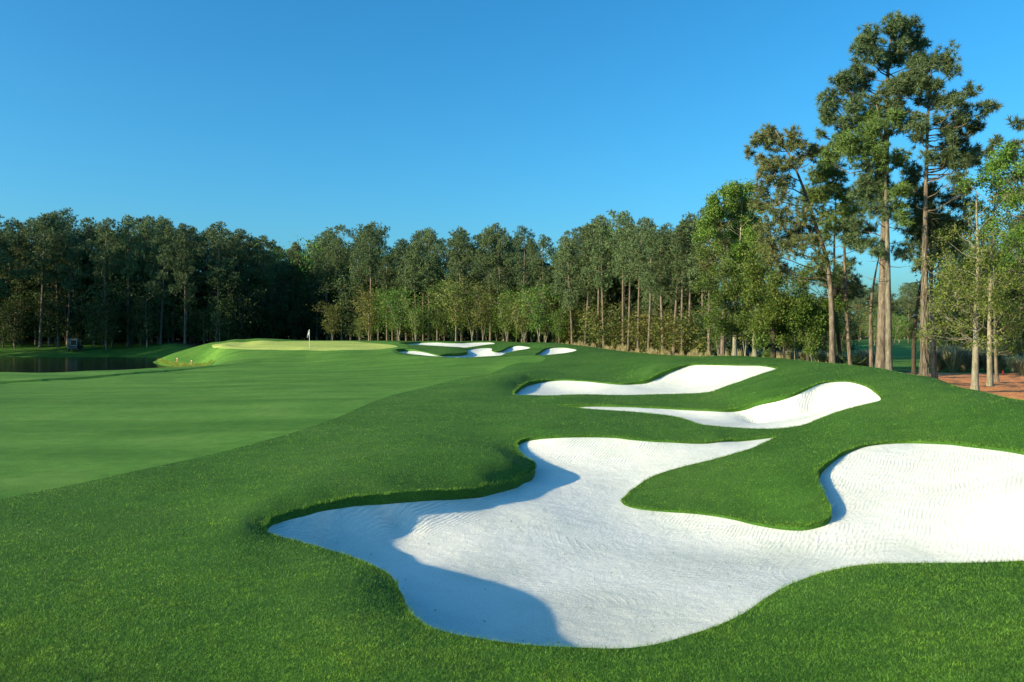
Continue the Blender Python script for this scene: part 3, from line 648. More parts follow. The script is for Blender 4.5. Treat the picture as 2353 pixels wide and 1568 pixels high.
def clump_pine(trunk, clumps, g, r0, tufts=45, k=9, ln=0.42, wd=0.10, mats=(None, None), vary=None, names="pine"):
    T, Cn = Acc(), Acc()
    hh = trunk[-1, 2]; t = (trunk[:, 2] - trunk[0, 2]) / (hh - trunk[0, 2])
    tt = np.concatenate([[0, 0.008, 0.02, 0.045], np.linspace(0.08, 1, 16)])
    tp_ = np.stack([np.interp(tt, t, trunk[:, i]) for i in range(3)], 1); tp_[0, 2] -= 0.4
    T.tube(tp_, flare(tt, r0, r0 * 0.16), 9)
    for c in clumps:
        p, r = np.asarray(c[:3], float), c[3]
        limb_to(T, trunk, p - np.array([0, 0, 0.2 * r]), r, g)
        n = max(10, int(tufts * (r ** 1.5)))
        b_ = ball(n, g, 0.33); lump = 1 + 0.25 * np.sin(b_ @ g.normal(0, 3.0, (3, 1)) + g.uniform(0, 6))
        q = p + b_ * r * lump * np.array([1, 1, 0.72])
        if k > 20:                          # near trees: separate bursts of needles at the twig ends
            q = q + g.normal(0, 0.28 * r, (n, 3)); needles(Cn, q, unit(unit(b_) + np.array([0, 0, 0.5])), k, ln, wd, 0.55, g)
        else: needles(Cn, q, unit(unit(b_) + np.array([0, 0, 0.55])), k, ln, wd, 0.9, g)
    return T, Cn

def pine_proto(seed, h=20.0, cb=0.5, spread=2.6, n=22, flat=False, dead=5):
    g = np.random.default_rng(seed); tr = trunk_path(h, g.normal(0, 0.5, 2), g)
    cl = []
    for i in range(n):
        f = (i + g.uniform(0, 1)) / n; z = h * (cb + (1 - cb) * f * 0.97)
        prof = 0.3 + 0.75 * math.sin(math.pi * (0.2 + 0.72 * f)) if not flat else 0.35 + 0.8 * f
        prof *= 0.55 if f < 0.12 else 1
        R_ = spread * prof * g.uniform(0.35, 1.05); a = i * 2.4 + g.uniform(-0.6, 0.6)
        x, y = np.interp(z, tr[:, 2], tr[:, 0]), np.interp(z, tr[:, 2], tr[:, 1])
        cl.append((x + R_ * math.cos(a), y + R_ * math.sin(a), z + 0.12 * R_, g.uniform(0.8, 1.55) * (1.0 if f < 0.85 else 0.85)))
    cl.append((*tr[-1], 0.7))
    T, Cn = clump_pine(tr, cl, g, h * 0.0125)
    for _ in range(dead):                   # bare broken limbs below the crown
        z = h * g.uniform(cb * 0.55, cb); a = g.uniform(0, 6.28); L = g.uniform(0.5, 1.8)
        p0 = np.array([np.interp(z, tr[:, 2], tr[:, 0]), np.interp(z, tr[:, 2], tr[:, 1]), z])
        T.tube(bend(p0, p0 + np.array([math.cos(a) * L, math.sin(a) * L, g.uniform(-0.3, 0.4)]), -0.1, 4), [0.035, 0.025, 0.018, 0.008], 4)
    return T.mesh("pine_trunk", [M_BARK], True), Cn.mesh("pine_crown", [M_NEEDLE])

def leafy_proto(seed, h, spread, nleaf, size, mat, bark, stems=1, cb=0.3, up=0.9, lo=0.0, branches=26, rt=None):
    """airy broadleaf: ascending limbs that fork, leaves round the twigs"""
    g = np.random.default_rng(seed); T, Cn = Acc(), Acc(); tips = []
    for s in range(stems):
        lean = g.normal(0, 0.05 * h, 2) if stems == 1 else np.array([math.cos(s * 2.1 + seed), math.sin(s * 2.1 + seed)]) * h * g.uniform(0.1, 0.25)
        hs_ = h * (1 if s == 0 else g.uniform(0.7, 0.95)); tr = trunk_path(hs_ * 0.95, lean, g, wob=0.02)
        r0 = (rt or h * 0.012) / math.sqrt(stems); t = np.linspace(0, 1, len(tr)); T.tube(tr, flare(t, r0, r0 * 0.12), 7)
        nb = branches // stems
        for i in range(nb):
            f = (i + g.uniform(0, 1)) / nb; z = hs_ * 0.95 * (cb + (1 - cb) * f * 0.95); a = i * 2.4 + g.uniform(-0.7, 0.7)
            p0 = np.array([np.interp(z, tr[:, 2], tr[:, 0]), np.interp(z, tr[:, 2], tr[:, 1]), z])
            L = spread * g.uniform(0.55, 1.1) * (math.sin(math.pi * min(0.95, 0.25 + 0.7 * (1 - f))) * 0.9 + 0.15)
            d = unit(np.array([math.cos(a), math.sin(a), up * g.uniform(0.4, 1.3)]))
            path = bend(p0, p0 + d * L, 0.08 * L, 6); path[1:] += g.normal(0, 0.05 * L, (5, 3))
            rb = 0.010 + r0 * 0.28 * L / spread; T.tube(path, np.linspace(rb, rb * 0.2, 6), 4)
            for _ in range(5):
                s0 = path[g.integers(1, 6)]; d2 = unit(d + g.normal(0, 0.7, 3)); L2 = L * g.uniform(0.2, 0.5); e = s0 + d2 * L2
                T.tube(np.array([s0, (s0 + e) / 2 + g.normal(0, 0.04 * L2, 3), e]), [rb * 0.4, rb * 0.25, 0.004], 3)
                tips.append((s0 + e) / 2); tips.append(e)
            tips.append(path[-1])
        tips.append(tr[-1])
    tips = np.array(tips); per = max(1, nleaf // len(tips)); sg = 0.16 * spread + 0.12
    C = np.repeat(tips, per, 0) + g.normal(0, sg, (per * len(tips), 3)) * np.array([1, 1, 0.7])
    C = C[C[:, 2] > lo]
    leaves(Cn, C, size, g)
    return T.mesh("leafy_trunk", [bark], True), Cn.mesh("leafy_crown", [mat])

def grass_clump_proto(seed, n=260, h=1.0, spread=0.9, mat=None, w=0.02):
    g = np.random.default_rng(seed); A = Acc(); a = g.uniform(0, 6.28, n); L = h * g.uniform(0.6, 1.15, n); o = spread * g.uniform(0.1, 1, n)
    b = np.stack([np.cos(a) * 0.12 * g.uniform(0, 1, n), np.sin(a) * 0.12 * g.uniform(0, 1, n), np.zeros(n)], 1)
    m = b + np.stack([np.cos(a) * o * 0.4, np.sin(a) * o * 0.4, L * 0.75], 1); e = b + np.stack([np.cos(a) * o, np.sin(a) * o, L * g.uniform(0.55, 1.0, n)], 1)
    s = np.stack([-np.sin(a), np.cos(a), np.zeros(n)], 1) * w
    V = np.stack([b - s, b + s, m + s * 0.8, m - s * 0.8, e], 1).reshape(-1, 3); i = np.arange(n) * 5
    A.add(V, np.concatenate([np.stack([i, i+1, i+2], 1), np.stack([i, i+2, i+3], 1), np.stack([i+3, i+2, i+4], 1)]))
    return A.mesh("grass_clump", [mat])

def plant(name, meshes, x, y, label, cat, group=None, sx=1.0, sz=1.0, rot=0.0, tilt=(0, 0), mats=None, z=None):
    """a thing made of a base empty with a trunk part and a crown part"""
    t = bpy.data.objects.new(name, None); COL.objects.link(t); t.empty_display_size = 0.3
    t.location = (x, y, gz(x, y) if z is None else z); t.rotation_euler = (tilt[0], tilt[1], rot); t.scale = (sx, sx, sz)
    tag(t, label, cat, group)
    for nm, me in zip(("trunk", "crown"), meshes):
        o = link(nm, me, t)
    return t

PINES = [pine_proto(100 + i, cb=[0.48, 0.42, 0.55, 0.5, 0.38, 0.58, 0.46, 0.52, 0.35, 0.6][i], spread=[2.6, 2.9, 2.3, 2.7, 2.4, 2.6, 3.0, 2.2, 2.8, 3.2][i], n=[19, 21, 16, 18, 21, 15, 20, 17, 23, 15][i], flat=(i == 9)) for i in range(10)]
PINE_H = 20.4

FRONT_D = [(-400,147),(300,147),(520,151),(600,165),(720,171),(800,160),(830,143),(1000,137),(1100,129),(1250,118),(1315,110),(1376,104),(1432,98),(1490,92),(1564,86),(1629,80),(1760,76)]
def front(u): return float(np.interp(u, *zip(*FRONT_D)))
SKYLINE = [(-200,500),(20,505),(60,515),(85,490),(140,490),(180,520),(225,505),(260,520),(300,497),(340,510),(370,503),(420,515),(450,520),(490,510),(530,540),(600,540),(640,566),(690,566),(740,545),(770,520),(850,517),(885,530),(900,556),(930,550),(980,530),(1020,560),(1060,522),(1090,545),(1120,530),(1150,512),(1200,520),(1215,560),(1240,540),(1270,545),(1300,537),(1340,515),(1400,497),(1440,484),(1480,500),(1500,528),(1540,525),(1590,492),(1640,480),(1700,450),(1760,440)]
def skyl(u): return float(np.interp(u, *zip(*SKYLINE)))
vr = np.random.default_rng(21)

def pine_at(u, d, topv, label, group=None, proto=None, fat=None, off=0.0):
    x, y = W(u, d); z0 = gz(x, y); h = -(topv - HY) / FPX * d - z0
    p = PINES[vr.integers(0, 9) if proto is None else proto]
    s = h / PINE_H; f = fat or vr.uniform(0.78, 1.1)
    return plant("pine_tree", p, x, y, label, "pine tree", group, sx=max(0.75, s) * f, sz=s, rot=vr.uniform(0, 6.28), tilt=tuple(vr.normal(0, 0.012, 2)))

# front edge of the wood: pines one can tell apart, (u at base, top v, type, label)
for u, tv, pr, lab in [
    (-22, 508, 1, "dark pine cut by the left edge of the picture, behind the pond"),
    (34, 508, 6, "round crowned pine nearest the left edge behind the pond"),
    (92, 494, 3, "slim tall pine with lit trunk just left of the parked utility cart"),
    (134, 491, 0, "tall wide crowned pine rising above the parked utility cart"),
    (155, 535, 7, "thin lower pine squeezed right beside the tall pine over the cart"),
    (243, 507, 5, "bent trunk pine to the right of the cart behind the pond"),
    (294, 497, 2, "highest pine of the dark wood with a long bare trunk leaning at its foot"),
    (369, 505, 8, "full grey green pine with low hanging boughs behind the pond tip"),
    (425, 518, 4, "dark narrow pine between the low boughed pine and the pine above the green's left shoulder"),
    (498, 511, 3, "broad headed pine standing above the left shoulder of the green mound"),
    (553, 541, 7, "pale stemmed pine above the crest of the green mound"),
    (600, 541, 2, "leafy topped pine at the right end of the dark wood before the low gap"),
    (752, 545, 5, "pine with a very tall bare pale trunk just right of the flagstick"),
    (852, 517, 9, "flat topped umbrella pine standing highest right of the flagstick"),
    (786, 518, 9, "wide flat pine crown leaning left of the umbrella pine"),
    (934, 552, 5, "straight white stemmed pine above the left end of the far bunkers"),
    (958, 560, 2, "crooked slender pine with leaning pale stem beside the white stemmed one"),
    (985, 531, 6, "dense dark pine above the far bunkers with thick low crown"),
    (1062, 523, 4, "pointed pine crown rising alone over the middle of the wood"),
    (1127, 530, 0, "pine with heavy straight trunk over the right end of the far bunkers"),
    (1158, 513, 1, "tall double crowned pine in the middle of the wood"),
    (1200, 522, 6, "broad dark pine right of the double crowned pine"),
    (1252, 541, 3, "pine behind the small oval bunker with trunk lost in saplings"),
    (1315, 532, 8, "first of the bare trunked pines at the lit wood edge, trunk darkened at its foot"),
    (1345, 517, 1, "bare trunked pine right behind the end of the far mound"),
    (1376, 500, 0, "thickest bare pine trunk at the lit wood edge"),
    (1388, 520, 7, "shadowed dark trunk just right of the thickest lit trunk"),
    (1432, 484, 9, "highest pine of the lit edge with ragged open top"),
    (1444, 515, 2, "thin trunk hugging the highest pine of the lit edge"),
    (1466, 505, 5, "slender pine with small crown right of the ragged topped pine"),
    (1490, 528, 3, "straight single pine trunk standing clear of its neighbours in the dry grass"),
    (1524, 530, 7, "short thin pine trunk in dark shade of the wood edge"),
    (1548, 526, 1, "leaning pine trunk with a dead stem propped against it"),
    (1568, 505, 2, "pine trunk on the right of the leaning stem pair"),
    (1582, 494, 6, "tall lit pine over the dry grass strip near the spring leaved tree"),
    (1630, 490, 0, "last lit pine trunk leaning left before the light green trees")]:
    pine_at(u, front(u) + vr.uniform(-1.5, 1.5), tv, lab, "pines along the front edge of the wood", pr)

ZONES = [(-260, 560, "dark pine standing inside the shaded wood behind the pond", "pines inside the shaded wood"),
         (560, 815, "pine in the dark recess of the wood behind the flagstick", "pines in the dark recess"),
         (815, 1290, "pine standing behind the pale saplings of the lit wood", "pines behind the saplings"),
         (1290, 1760, "pine deeper in the wood behind the bare trunked front row", "pines behind the bare trunks")]
for row in range(1, 6):
    u = -240 + vr.uniform(0, 40)
    while u < 1755:
        d = front(u) + row * 5.0 + vr.uniform(-2, 2)
        if u > 1560 and row > 2: break
        for a, b_, lab, grp in ZONES:
            if a <= u < b_: pine_at(u, d, skyl(u) + vr.uniform(-12, 78) * (1 if row < 4 else 0.7), lab, grp)
        u += 4.3 / d * FPX * vr.uniform(0.75, 1.3)

# pines beyond the left edge of the picture whose shade falls on the pond bank and the dark wood
for x, y in [(-112,104),(-117,110),(-108,113),(-113,119),(-104,120),(-109,126),(-99,127),(-104,133),(-95,133),(-121,103),(-99,138),(-122,116),(-91,140),(-116,125)]:
    p = PINES[vr.integers(0, 9)]; s = vr.uniform(1.05, 1.2)
    plant("pine_tree", p, x, y, "pine on the pond's left shore beyond the picture edge, shading the wood", "pine tree", "pines on the left shore", sx=s * 1.15, sz=s, rot=vr.uniform(0, 6.28))

# background wood seen between the big trunks on the right
for row in range(3):
    u = 1780
    while u < 2700:
        d = 215 + row * 14 + vr.uniform(-5, 5)
        pine_at(u, d, 672 + vr.uniform(-25, 25), "distant pine of the far wood seen between the big trunks", "distant pines", fat=1.25)
        u += 5.2 / d * FPX * vr.uniform(0.8, 1.3)
for u, d, tv in [(2215,96,505),(2262,104,540),(2310,92,520),(2345,100,500),(2385,90,480),(2440,96,470),(2500,88,500),(2180,110,560),(2560,95,480),(2290,118,560)]:
    pine_at(u, d, tv, "shaded pine behind the light barked trees at the right edge", "pines behind the light barked trees", fat=1.1)

# saplings and small broadleaf trees along the lit edge
SAPL = [leafy_proto(200 + i, h=7.5, spread=2.0, nleaf=2600, size=0.24, mat=[M_LEAF_OLIVE, M_LEAF_BRIGHT, M_LEAF_OLIVE, M_LEAF_MID, M_LEAF_BRIGHT, M_LEAF_OLIVE][i], bark=M_BARK_PALE if i % 2 else M_BARK_GREY, stems=[1, 2, 2, 3, 1, 3][i], cb=0.25, branches=24, rt=0.11) for i in range(6)]
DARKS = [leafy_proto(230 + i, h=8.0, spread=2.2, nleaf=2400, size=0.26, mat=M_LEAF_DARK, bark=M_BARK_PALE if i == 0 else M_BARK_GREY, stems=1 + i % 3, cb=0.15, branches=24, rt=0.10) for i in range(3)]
BUSH = [leafy_proto(250 + i, h=3.0, spread=1.5, nleaf=1500, size=0.2, mat=[M_LEAF_OLIVE, M_LEAF_DARK, M_LEAF_OLIVE][i], bark=M_BARK_GREY, stems=3, cb=0.06, branches=18, rt=0.05) for i in range(3)]
def leafy_at(lst, u, d, topv, h0, name, label, cat, group=None, pr=None, fat=1.0):
    x, y = W(u, d); z0 = gz(x, y); h = max(0.6, -(topv - HY) / FPX * d - z0); s = h / h0
    m = lst[vr.integers(0, len(lst)) if pr is None else pr]
    return plant(name, m, x, y, label, cat, group, sx=s * fat, sz=s, rot=vr.uniform(0, 6.28))
for u, d, tv, pr, lab in [
    (848, 133, 672, 0, "rounded olive sapling at the left end of the lit edge, standing free against the dark"),
    (764, 150, 700, 2, "dim grey sapling just right of the flagstick in the dark recess"),
    (918, 130, 668, 1, "bright green forked sapling behind the left end of the far bunkers"),
    (955, 127, 690, 3, "many stemmed olive sapling above the left far bunker"),
    (1005, 126, 660, 4, "bright slender sapling over the middle of the far bunkers"),
    (1048, 122, 650, 0, "tall thin pale leaved sapling in front of the pointed pine"),
    (1085, 121, 668, 5, "yellow olive sapling in the middle of the sapling row"),
    (1110, 119, 655, 2, "feathery sapling left of the heavy pine trunk"),
    (1165, 116, 680, 3, "low spreading olive sapling right of the heavy pine trunk"),
    (1205, 113, 672, 5, "brown green sapling above the right lobe of the far bunkers"),
    (1240, 111, 660, 1, "light green sapling directly above the small oval bunker"),
    (1285, 109, 715, 4, "low bright sapling between the small oval bunker and the first bare trunk")]:
    leafy_at(SAPL, u, d, tv, 7.4, "sapling", lab, "sapling", "saplings along the lit wood edge", pr, fat=1.15)
for u in range(825, 1300, 24):
    leafy_at(SAPL, u + vr.uniform(-6, 6), front(u) - 3 + vr.uniform(-1, 5), 695 + vr.uniform(-35, 60), 7.4, "sapling", "olive sapling crowded in the thicket behind the far bunkers", "sapling", "thicket saplings", fat=1.1)
for u in range(1290, 1680, 13):
    leafy_at(BUSH, u + vr.uniform(-5, 5), front(u) + vr.uniform(0.5, 5), 745 + vr.uniform(-35, 25), 3.0, "shrub", "olive shrub under the bare trunked pines of the lit edge", "shrub", "shrubs under the bare trunks", fat=1.2)
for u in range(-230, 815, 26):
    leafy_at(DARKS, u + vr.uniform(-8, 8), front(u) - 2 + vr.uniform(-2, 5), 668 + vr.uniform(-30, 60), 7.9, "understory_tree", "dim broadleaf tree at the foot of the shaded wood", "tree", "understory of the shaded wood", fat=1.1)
for u, d, tv in [(660,182,572),(705,178,560),(730,176,572),(560,176,620),(400,160,600),(300,160,590),(1530,108,560),(1330,128,590),(1590,96,540),(1180,140,600),(1010,150,610),(860,160,590),(1270,134,575)]:
    leafy_at(SAPL, u, d, tv, 7.4, "broadleaf_tree", "spring green broadleaf crown showing among the dark pines", "tree", "green crowns among the pines", pr=1, fat=0.75)

# the depth of the wood: one leafy mass that closes the view between the trunks
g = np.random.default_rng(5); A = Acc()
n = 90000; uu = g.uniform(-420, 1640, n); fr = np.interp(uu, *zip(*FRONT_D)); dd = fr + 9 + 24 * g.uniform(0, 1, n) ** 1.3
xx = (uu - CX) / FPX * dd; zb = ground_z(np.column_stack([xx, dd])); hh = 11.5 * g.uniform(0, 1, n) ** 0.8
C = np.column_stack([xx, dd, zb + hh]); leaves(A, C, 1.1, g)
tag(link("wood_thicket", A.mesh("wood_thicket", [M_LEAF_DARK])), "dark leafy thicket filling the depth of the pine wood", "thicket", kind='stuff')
A = Acc(); n = 14000; uu = g.uniform(1740, 2900, n); dd = g.uniform(225, 262, n); xx = (uu - CX) / FPX * dd; zb = ground_z(np.column_stack([xx, dd]))
leaves(A, np.column_stack([xx, dd, zb + 12 * g.uniform(0, 1, n)]), 1.2, g)
tag(link("far_wood", A.mesh("far_wood", [M_LEAF_OLIVE])), "far green wood closing the view beyond the right hand trunks", "wood", kind='stuff')

# ----------------------------------------------------------------- big pines of the right foreground
c1 = lambda x, y, r: (1691 + .2931 * x, .2931 * y, .2931 * r)       # measured on enlargements of the picture
c2 = lambda x, y, r: (1691 + .3165 * x, 423 + .3165 * y, .3165 * r)
c5 = lambda x, y, r: (1176 + .2813 * x, 423 + .2813 * y, .2813 * r)

def sighted_tree(name, label, cat, d, trunk_uv, r0, clumps, seed, kind="pine", mat=None, bark=None, depth=1.8, fill=1.0, group=None, ln=0.33, wd=0.040, tufts=112, k=28, leaf=0.17, nleaf=260, gsc=1.0):
    g = np.random.default_rng(seed); x0, y0 = W(trunk_uv[0][0], d); z0 = gz(x0, y0); s = d / FPX
    tr = [(0, 0, 0)] + [((u - CX) * s - x0, 0.0, -(v - HY) * s - z0) for u, v in trunk_uv[1:]]
    tr = spline(np.array(tr, float), 5, closed=False); tr[:, 1] += 0.15 * np.sin(np.linspace(0, 4, len(tr)))
    cl = []
    if kind == 'leaf': clumps = list(clumps) + [(u + g.normal(0, 1.0) * r, v + g.normal(0, 1.0) * r, r * 0.85) for u, v, r in clumps] + [(u + g.normal(0, 1.3) * r, v + g.normal(0, 1.2) * r, r * 0.7) for u, v, r in clumps]
    for u, v, r in clumps:
        R_ = r * s * gsc; X = (u - CX) * s - x0; Z_ = -(v - HY) * s - z0
        tx = np.interp(Z_, tr[:, 2], tr[:, 0]); away = min(depth, 0.5 + 2.2 * max(0, 1 - abs(X - tx) / 4))
        cl.append((X, g.uniform(-1, 1) * away, Z_, R_))
    t = bpy.data.objects.new(name, None); COL.objects.link(t); t.location = (x0, y0, z0); tag(t, label, cat, group)
    if kind == "pine":
        T, Cn = clump_pine(tr, cl, g, r0, tufts=tufts * fill, k=k, ln=ln, wd=wd)
        for _ in range(7):
            z = g.uniform(0.3, 0.62) * tr[-1, 2]; a = g.uniform(0, 6.28); L = g.uniform(0.4, 1.6)
            p0 = np.array([np.interp(z, tr[:, 2], tr[:, 0]), 0, z]); T.tube(bend(p0, p0 + np.array([math.cos(a) * L, math.sin(a) * L, g.uniform(-0.2, 0.3)]), -0.1, 4), [0.03, 0.022, 0.015, 0.006], 4)
    else:
        T, Cn = Acc(), Acc(); tt = np.linspace(0, 1, len(tr)); T.tube(tr, flare(tt, r0, r0 * 0.1) * (1 - 0.35 * tt), 9)
        for c in cl:
            p = np.array(c[:3]); limb_to(T, tr, p, c[3], g, rise=0.7, thick=0.6)
            for _ in range(5):
                e = p + ball(1, g, 0.4)[0] * c[3]; T.tube(np.array([p, (p + e) / 2 + g.normal(0, 0.06, 3), e]), [0.014, 0.010, 0.004], 3)
            m = int(2.6 * nleaf * c[3] ** 1.6 * fill); q = p + ball(m, g, 0.5) * c[3] * 1.4 * np.array([1, 1, 0.9])
            sub = p + ball(9, g, 0.4) * c[3] * 1.35; q = 0.55 * q + 0.45 * sub[g.integers(0, 9, m)] + g.normal(0, 0.14, (m, 3))
            leaves(Cn, q, leaf, g)
    link("trunk", T.mesh(name + "_trunk", [bark or M_BARK], True), t); link("crown", Cn.mesh(name + "_crown", [mat or M_NEEDLE]), t)
    return t, tr

A_CL = [c1(*a) for a in [(1250,210,75),(1150,250,80),(1350,240,70),(1480,260,70),(1540,300,45),(1060,290,60),(960,330,60),(900,400,55),(880,460,40),(1100,350,70),(1230,320,70),(1400,330,60),(1480,390,60),(1560,430,45),(1330,400,50),(1200,420,60),(1060,420,50),(1250,470,60),(1360,510,55),(1300,550,45),(1120,490,70),(1000,500,60),(960,550,50),(1060,570,60),(900,600,60),(820,640,70),(750,670,45),(980,620,50),(880,700,55),(760,740,50),(700,800,55),(820,790,60),(920,780,50),(700,880,50),(760,900,60),(860,880,60),(720,960,45),(830,980,50),(690,1040,35),(880,1030,45),(1060,660,45),
        (960,1350,80),(1000,1450,80),(940,1530,70),(1080,1400,60),(1060,1530,70)]] + [c2(*a) for a in [(900,120,80),(960,220,80),(880,280,60),(930,380,70),(980,450,60),(940,520,40),(1040,300,60)]]
sighted_tree("pine_tree", "tallest pine in the picture with the thickest reddish trunk and crown reaching near the top", "pine tree", 46, [(2024,851),(2032,640),(2037,450),(2040,250),(2042,130),(2052,58)], 0.30, A_CL, 301, fill=1.0)
B_CL = [c1(*a) for a in [(1050,860,80),(1130,850,60),(980,940,70),(1100,940,80),(1180,960,60),(1000,1040,80),(1120,1050,80),(900,1090,80),(1020,1130,90),(1150,1120,70),(820,1150,80),(780,1200,60),(900,1190,90),(1040,1220,70),(1280,1290,50),(1230,1240,60),(1100,1290,50),(1180,1330,50),(1250,1400,60),(1200,1480,70)]] + [c2(*a) for a in [(1180,60,60),(1200,160,60),(1170,250,60),(1140,80,50)]]
sighted_tree("pine_tree", "fresh green pine with slim pale trunk pressed against the right of the tallest pine", "pine tree", 44.5, [(2043,853),(2043,640),(2040,480),(2030,330),(2012,242)], 0.19, B_CL, 302, mat=M_NEEDLE_GREEN, bark=M_BARK_GREY)
C_CL = [c1(*a) for a in [(1560,510,80),(1620,530,50),(1480,540,60),(1420,590,70),(1500,620,80),(1590,620,50),(1330,620,60),(1250,660,70),(1200,720,70),(1300,730,80),(1400,700,80),(1500,720,60),(1150,760,50),(1260,800,60),(1380,810,60),(1480,800,50),(1560,850,60),(1640,790,50),(1700,720,60),(1760,760,50),(1620,880,50),(1300,900,60),(1380,970,70),(1250,1000,60),(1330,1060,70),(1600,960,50),(1700,930,60),(1780,910,50),(1860,910,70),(1900,980,50),(1800,990,60),(1700,1010,50),(1880,1010,40),(1620,1060,50),(1740,1110,60),(1840,1100,60),(1920,1170,55),(1990,1190,45),(1860,1200,60),(1780,1180,50),(1660,1190,50),(1580,1150,40),(1700,1270,55),(1800,1280,60),(1880,1270,50),(1430,1100,50),(1560,1260,45),(1600,1330,50),(1430,1270,60),(1620,1450,60),(1650,1530,60)]]
vine_tree, vtr = sighted_tree("pine_tree", "tall straight pine right of the tallest one, its lower trunk wrapped in dry vines", "pine tree", 44, [(2123,873),(2128,640),(2131,420),(2133,260),(2140,140)], 0.2, C_CL, 303, fill=1.0)
g = np.random.default_rng(9); A = Acc()
for i in range(30):
    z = np.linspace(0, g.uniform(3, 9.5), 30); a = g.uniform(0, 6.28) + g.uniform(-0.35, 0.35) * z + 0.3 * np.sin(z * g.uniform(1, 3))
    rad = 0.185 - 0.010 * z + g.uniform(0, 0.05) + 0.03 * np.sin(z * g.uniform(2, 5) + i)
    bx, by = np.interp(z, vtr[:, 2], vtr[:, 0]), np.interp(z, vtr[:, 2], vtr[:, 1])
    A.tube(np.stack([bx + rad * np.cos(a), by + rad * np.sin(a), z], 1), np.full(30, 0.014), 3)
for i in range(60):
    z = g.uniform(1, 9); a = g.uniform(0, 6.28); L = g.uniform(0.2, 0.9); p0 = np.array([np.interp(z, vtr[:, 2], vtr[:, 0]) + 0.22 * math.cos(a), 0.22 * math.sin(a), z])
    A.tube(bend(p0, p0 + np.array([math.cos(a) * L, math.sin(a) * L, g.uniform(-0.5, 0.1)]), 0.1, 4), [0.010, 0.009, 0.007, 0.004], 3)
link("vine", A.mesh("vine", [M_BARK_GREY], True), vine_tree)
D_CL = [c1(*a) for a in [(1400,1340,70),(1460,1420,60),(1350,1400,60),(1560,1520,50),(1420,1520,60),(1500,1450,60)]] + [c2(*a) for a in [(1250,250,90),(1180,330,70),(1280,380,80),(1230,480,70),(1300,560,60),(1230,620,50),(1520,120,90),(1600,200,70),(1500,280,80),(1580,330,70),(1480,400,60),(1540,470,60),(1280,130,80),(1400,200,80),(1390,330,80),(1430,500,60)]]
sighted_tree("pine_tree", "dark crowned pine close behind the vine wrapped one, its thin trunk just to the right", "pine tree", 48, [(2148,871),(2143,700),(2140,560),(2132,440),(2120,395)], 0.18, D_CL, 304, depth=2.5)
E_CL = [c1(*a) for a in [(290,1010,60),(230,1070,60),(170,1110,50),(330,1070,60),(380,1100,50),(450,1120,50),(160,1150,40),(300,1150,60),(400,1180,60),(250,1230,60),(340,1260,60),(220,1320,60),(320,1350,60),(180,1400,60),(260,1450,60),(400,1320,50),(560,1180,60),(620,1190,60),(650,1220,50),(540,1230,40),(380,1440,50),(180,1500,60),(300,1540,60)]] + [c2(*a) for a in [(200,130,80),(290,200,80),(230,300,70),(230,400,70),(330,290,70),(270,560,50),(280,480,60),(420,260,90),(430,370,80),(380,470,80),(480,440,70),(560,560,70),(360,620,60),(520,330,70)]]
sighted_tree("pine_tree", "leaning pine with dark bent trunk and brown tinged crown, left of the tallest pine", "pine tree", 50, [(1913,836),(1912,700),(1903,600),(1880,530),(1850,440),(1815,360),(1780,300)], 0.2, E_CL, 305, mat=M_NEEDLE_BROWN, bark=M_BARK, fill=0.85)
F_CL = [c1(*a) for a in [(600,1400,80),(680,1300,80),(720,1400,80),(640,1500,80),(750,1500,70),(760,1330,70),(830,1420,70),(720,1240,60)]] + [c2(*a) for a in [(720,250,90),(650,230,80),(760,330,70),(700,380,70),(800,400,60),(640,330,70),(560,120,80),(660,80,80),(760,120,80),(780,220,80),(540,640,90),(600,700,70),(480,700,60)]]
sighted_tree("pine_tree", "green pine with bushy crown between the leaning pine and the tallest pine", "pine tree", 55, [(1955,837),(1946,700),(1942,560),(1935,430),(1912,365)], 0.15, F_CL, 306, mat=M_NEEDLE_GREEN, depth=2.6)
sighted_tree("pine_tree", "dark low crowned pine hidden close behind the leaning trunk", "pine tree", 58, [(1934,836),(1922,700),(1918,560),(1920,440)], 0.15, [c2(*a) for a in [(850,700,60),(780,740,80),(880,780,60),(830,620,50),(750,640,60),(700,700,60),(800,820,50),(880,560,40),(860,460,50)]], 307, bark=M_BARK_DARK)
sighted_tree("pine_snag", "bare curved trunk with no crown, bending right towards the tallest pine", "dead tree", 52, [(2003,845),(2003,760),(2004,700),(2010,640),(2021,574)], 0.15, [], 308, bark=M_BARK)
sighted_tree("pine_tree", "black shaded pine trunk leaning right under the dark crown, left of the vine wrapped pine", "pine tree", 56, [(2100,860),(2102,790),(2108,720),(2120,640),(2140,560),(2150,500)], 0.16, [c2(*a) for a in [(1330,380,80),(1420,420,70),(1330,470,70),(1450,330,70),(1380,250,70),(1500,500,60)]], 309, bark=M_BARK_DARK, depth=2.2)
sighted_tree("pine_tree", "pine crown reaching in from the right edge high against the sky", "pine tree", 40, [(2420,880),(2418,600),(2410,400),(2400,262)], 0.25, [c1(*a) for a in [(2230,970,50),(2200,1060,45),(2250,1110,50),(2230,1200,40),(2330,960,80),(2400,1050,90),(2350,1160,80),(2450,1250,90),(2300,1260,60),(2480,950,80),(2420,880,70)]] + [c2(*a) for a in [(2180,60,80),(2250,180,80),(2300,330,80),(2190,260,70)]], 310)
N_CL = [c5(*a) for a in [(1780,130,80),(1760,220,70),(1830,330,80),(1720,420,80),(1700,520,90),(1600,560,70),(1640,650,70),(1560,690,60),(1680,340,60),(1860,230,60),(1800,480,70)]]
sighted_tree("pine_tree", "olive needled pine wrapped by the bright spring leaves at the right end of the wood", "pine tree", 70, [(1660,812),(1668,640),(1676,520),(1682,446)], 0.22, N_CL, 311, mat=M_NEEDLE_BROWN, tufts=60, ln=0.36, wd=0.065)

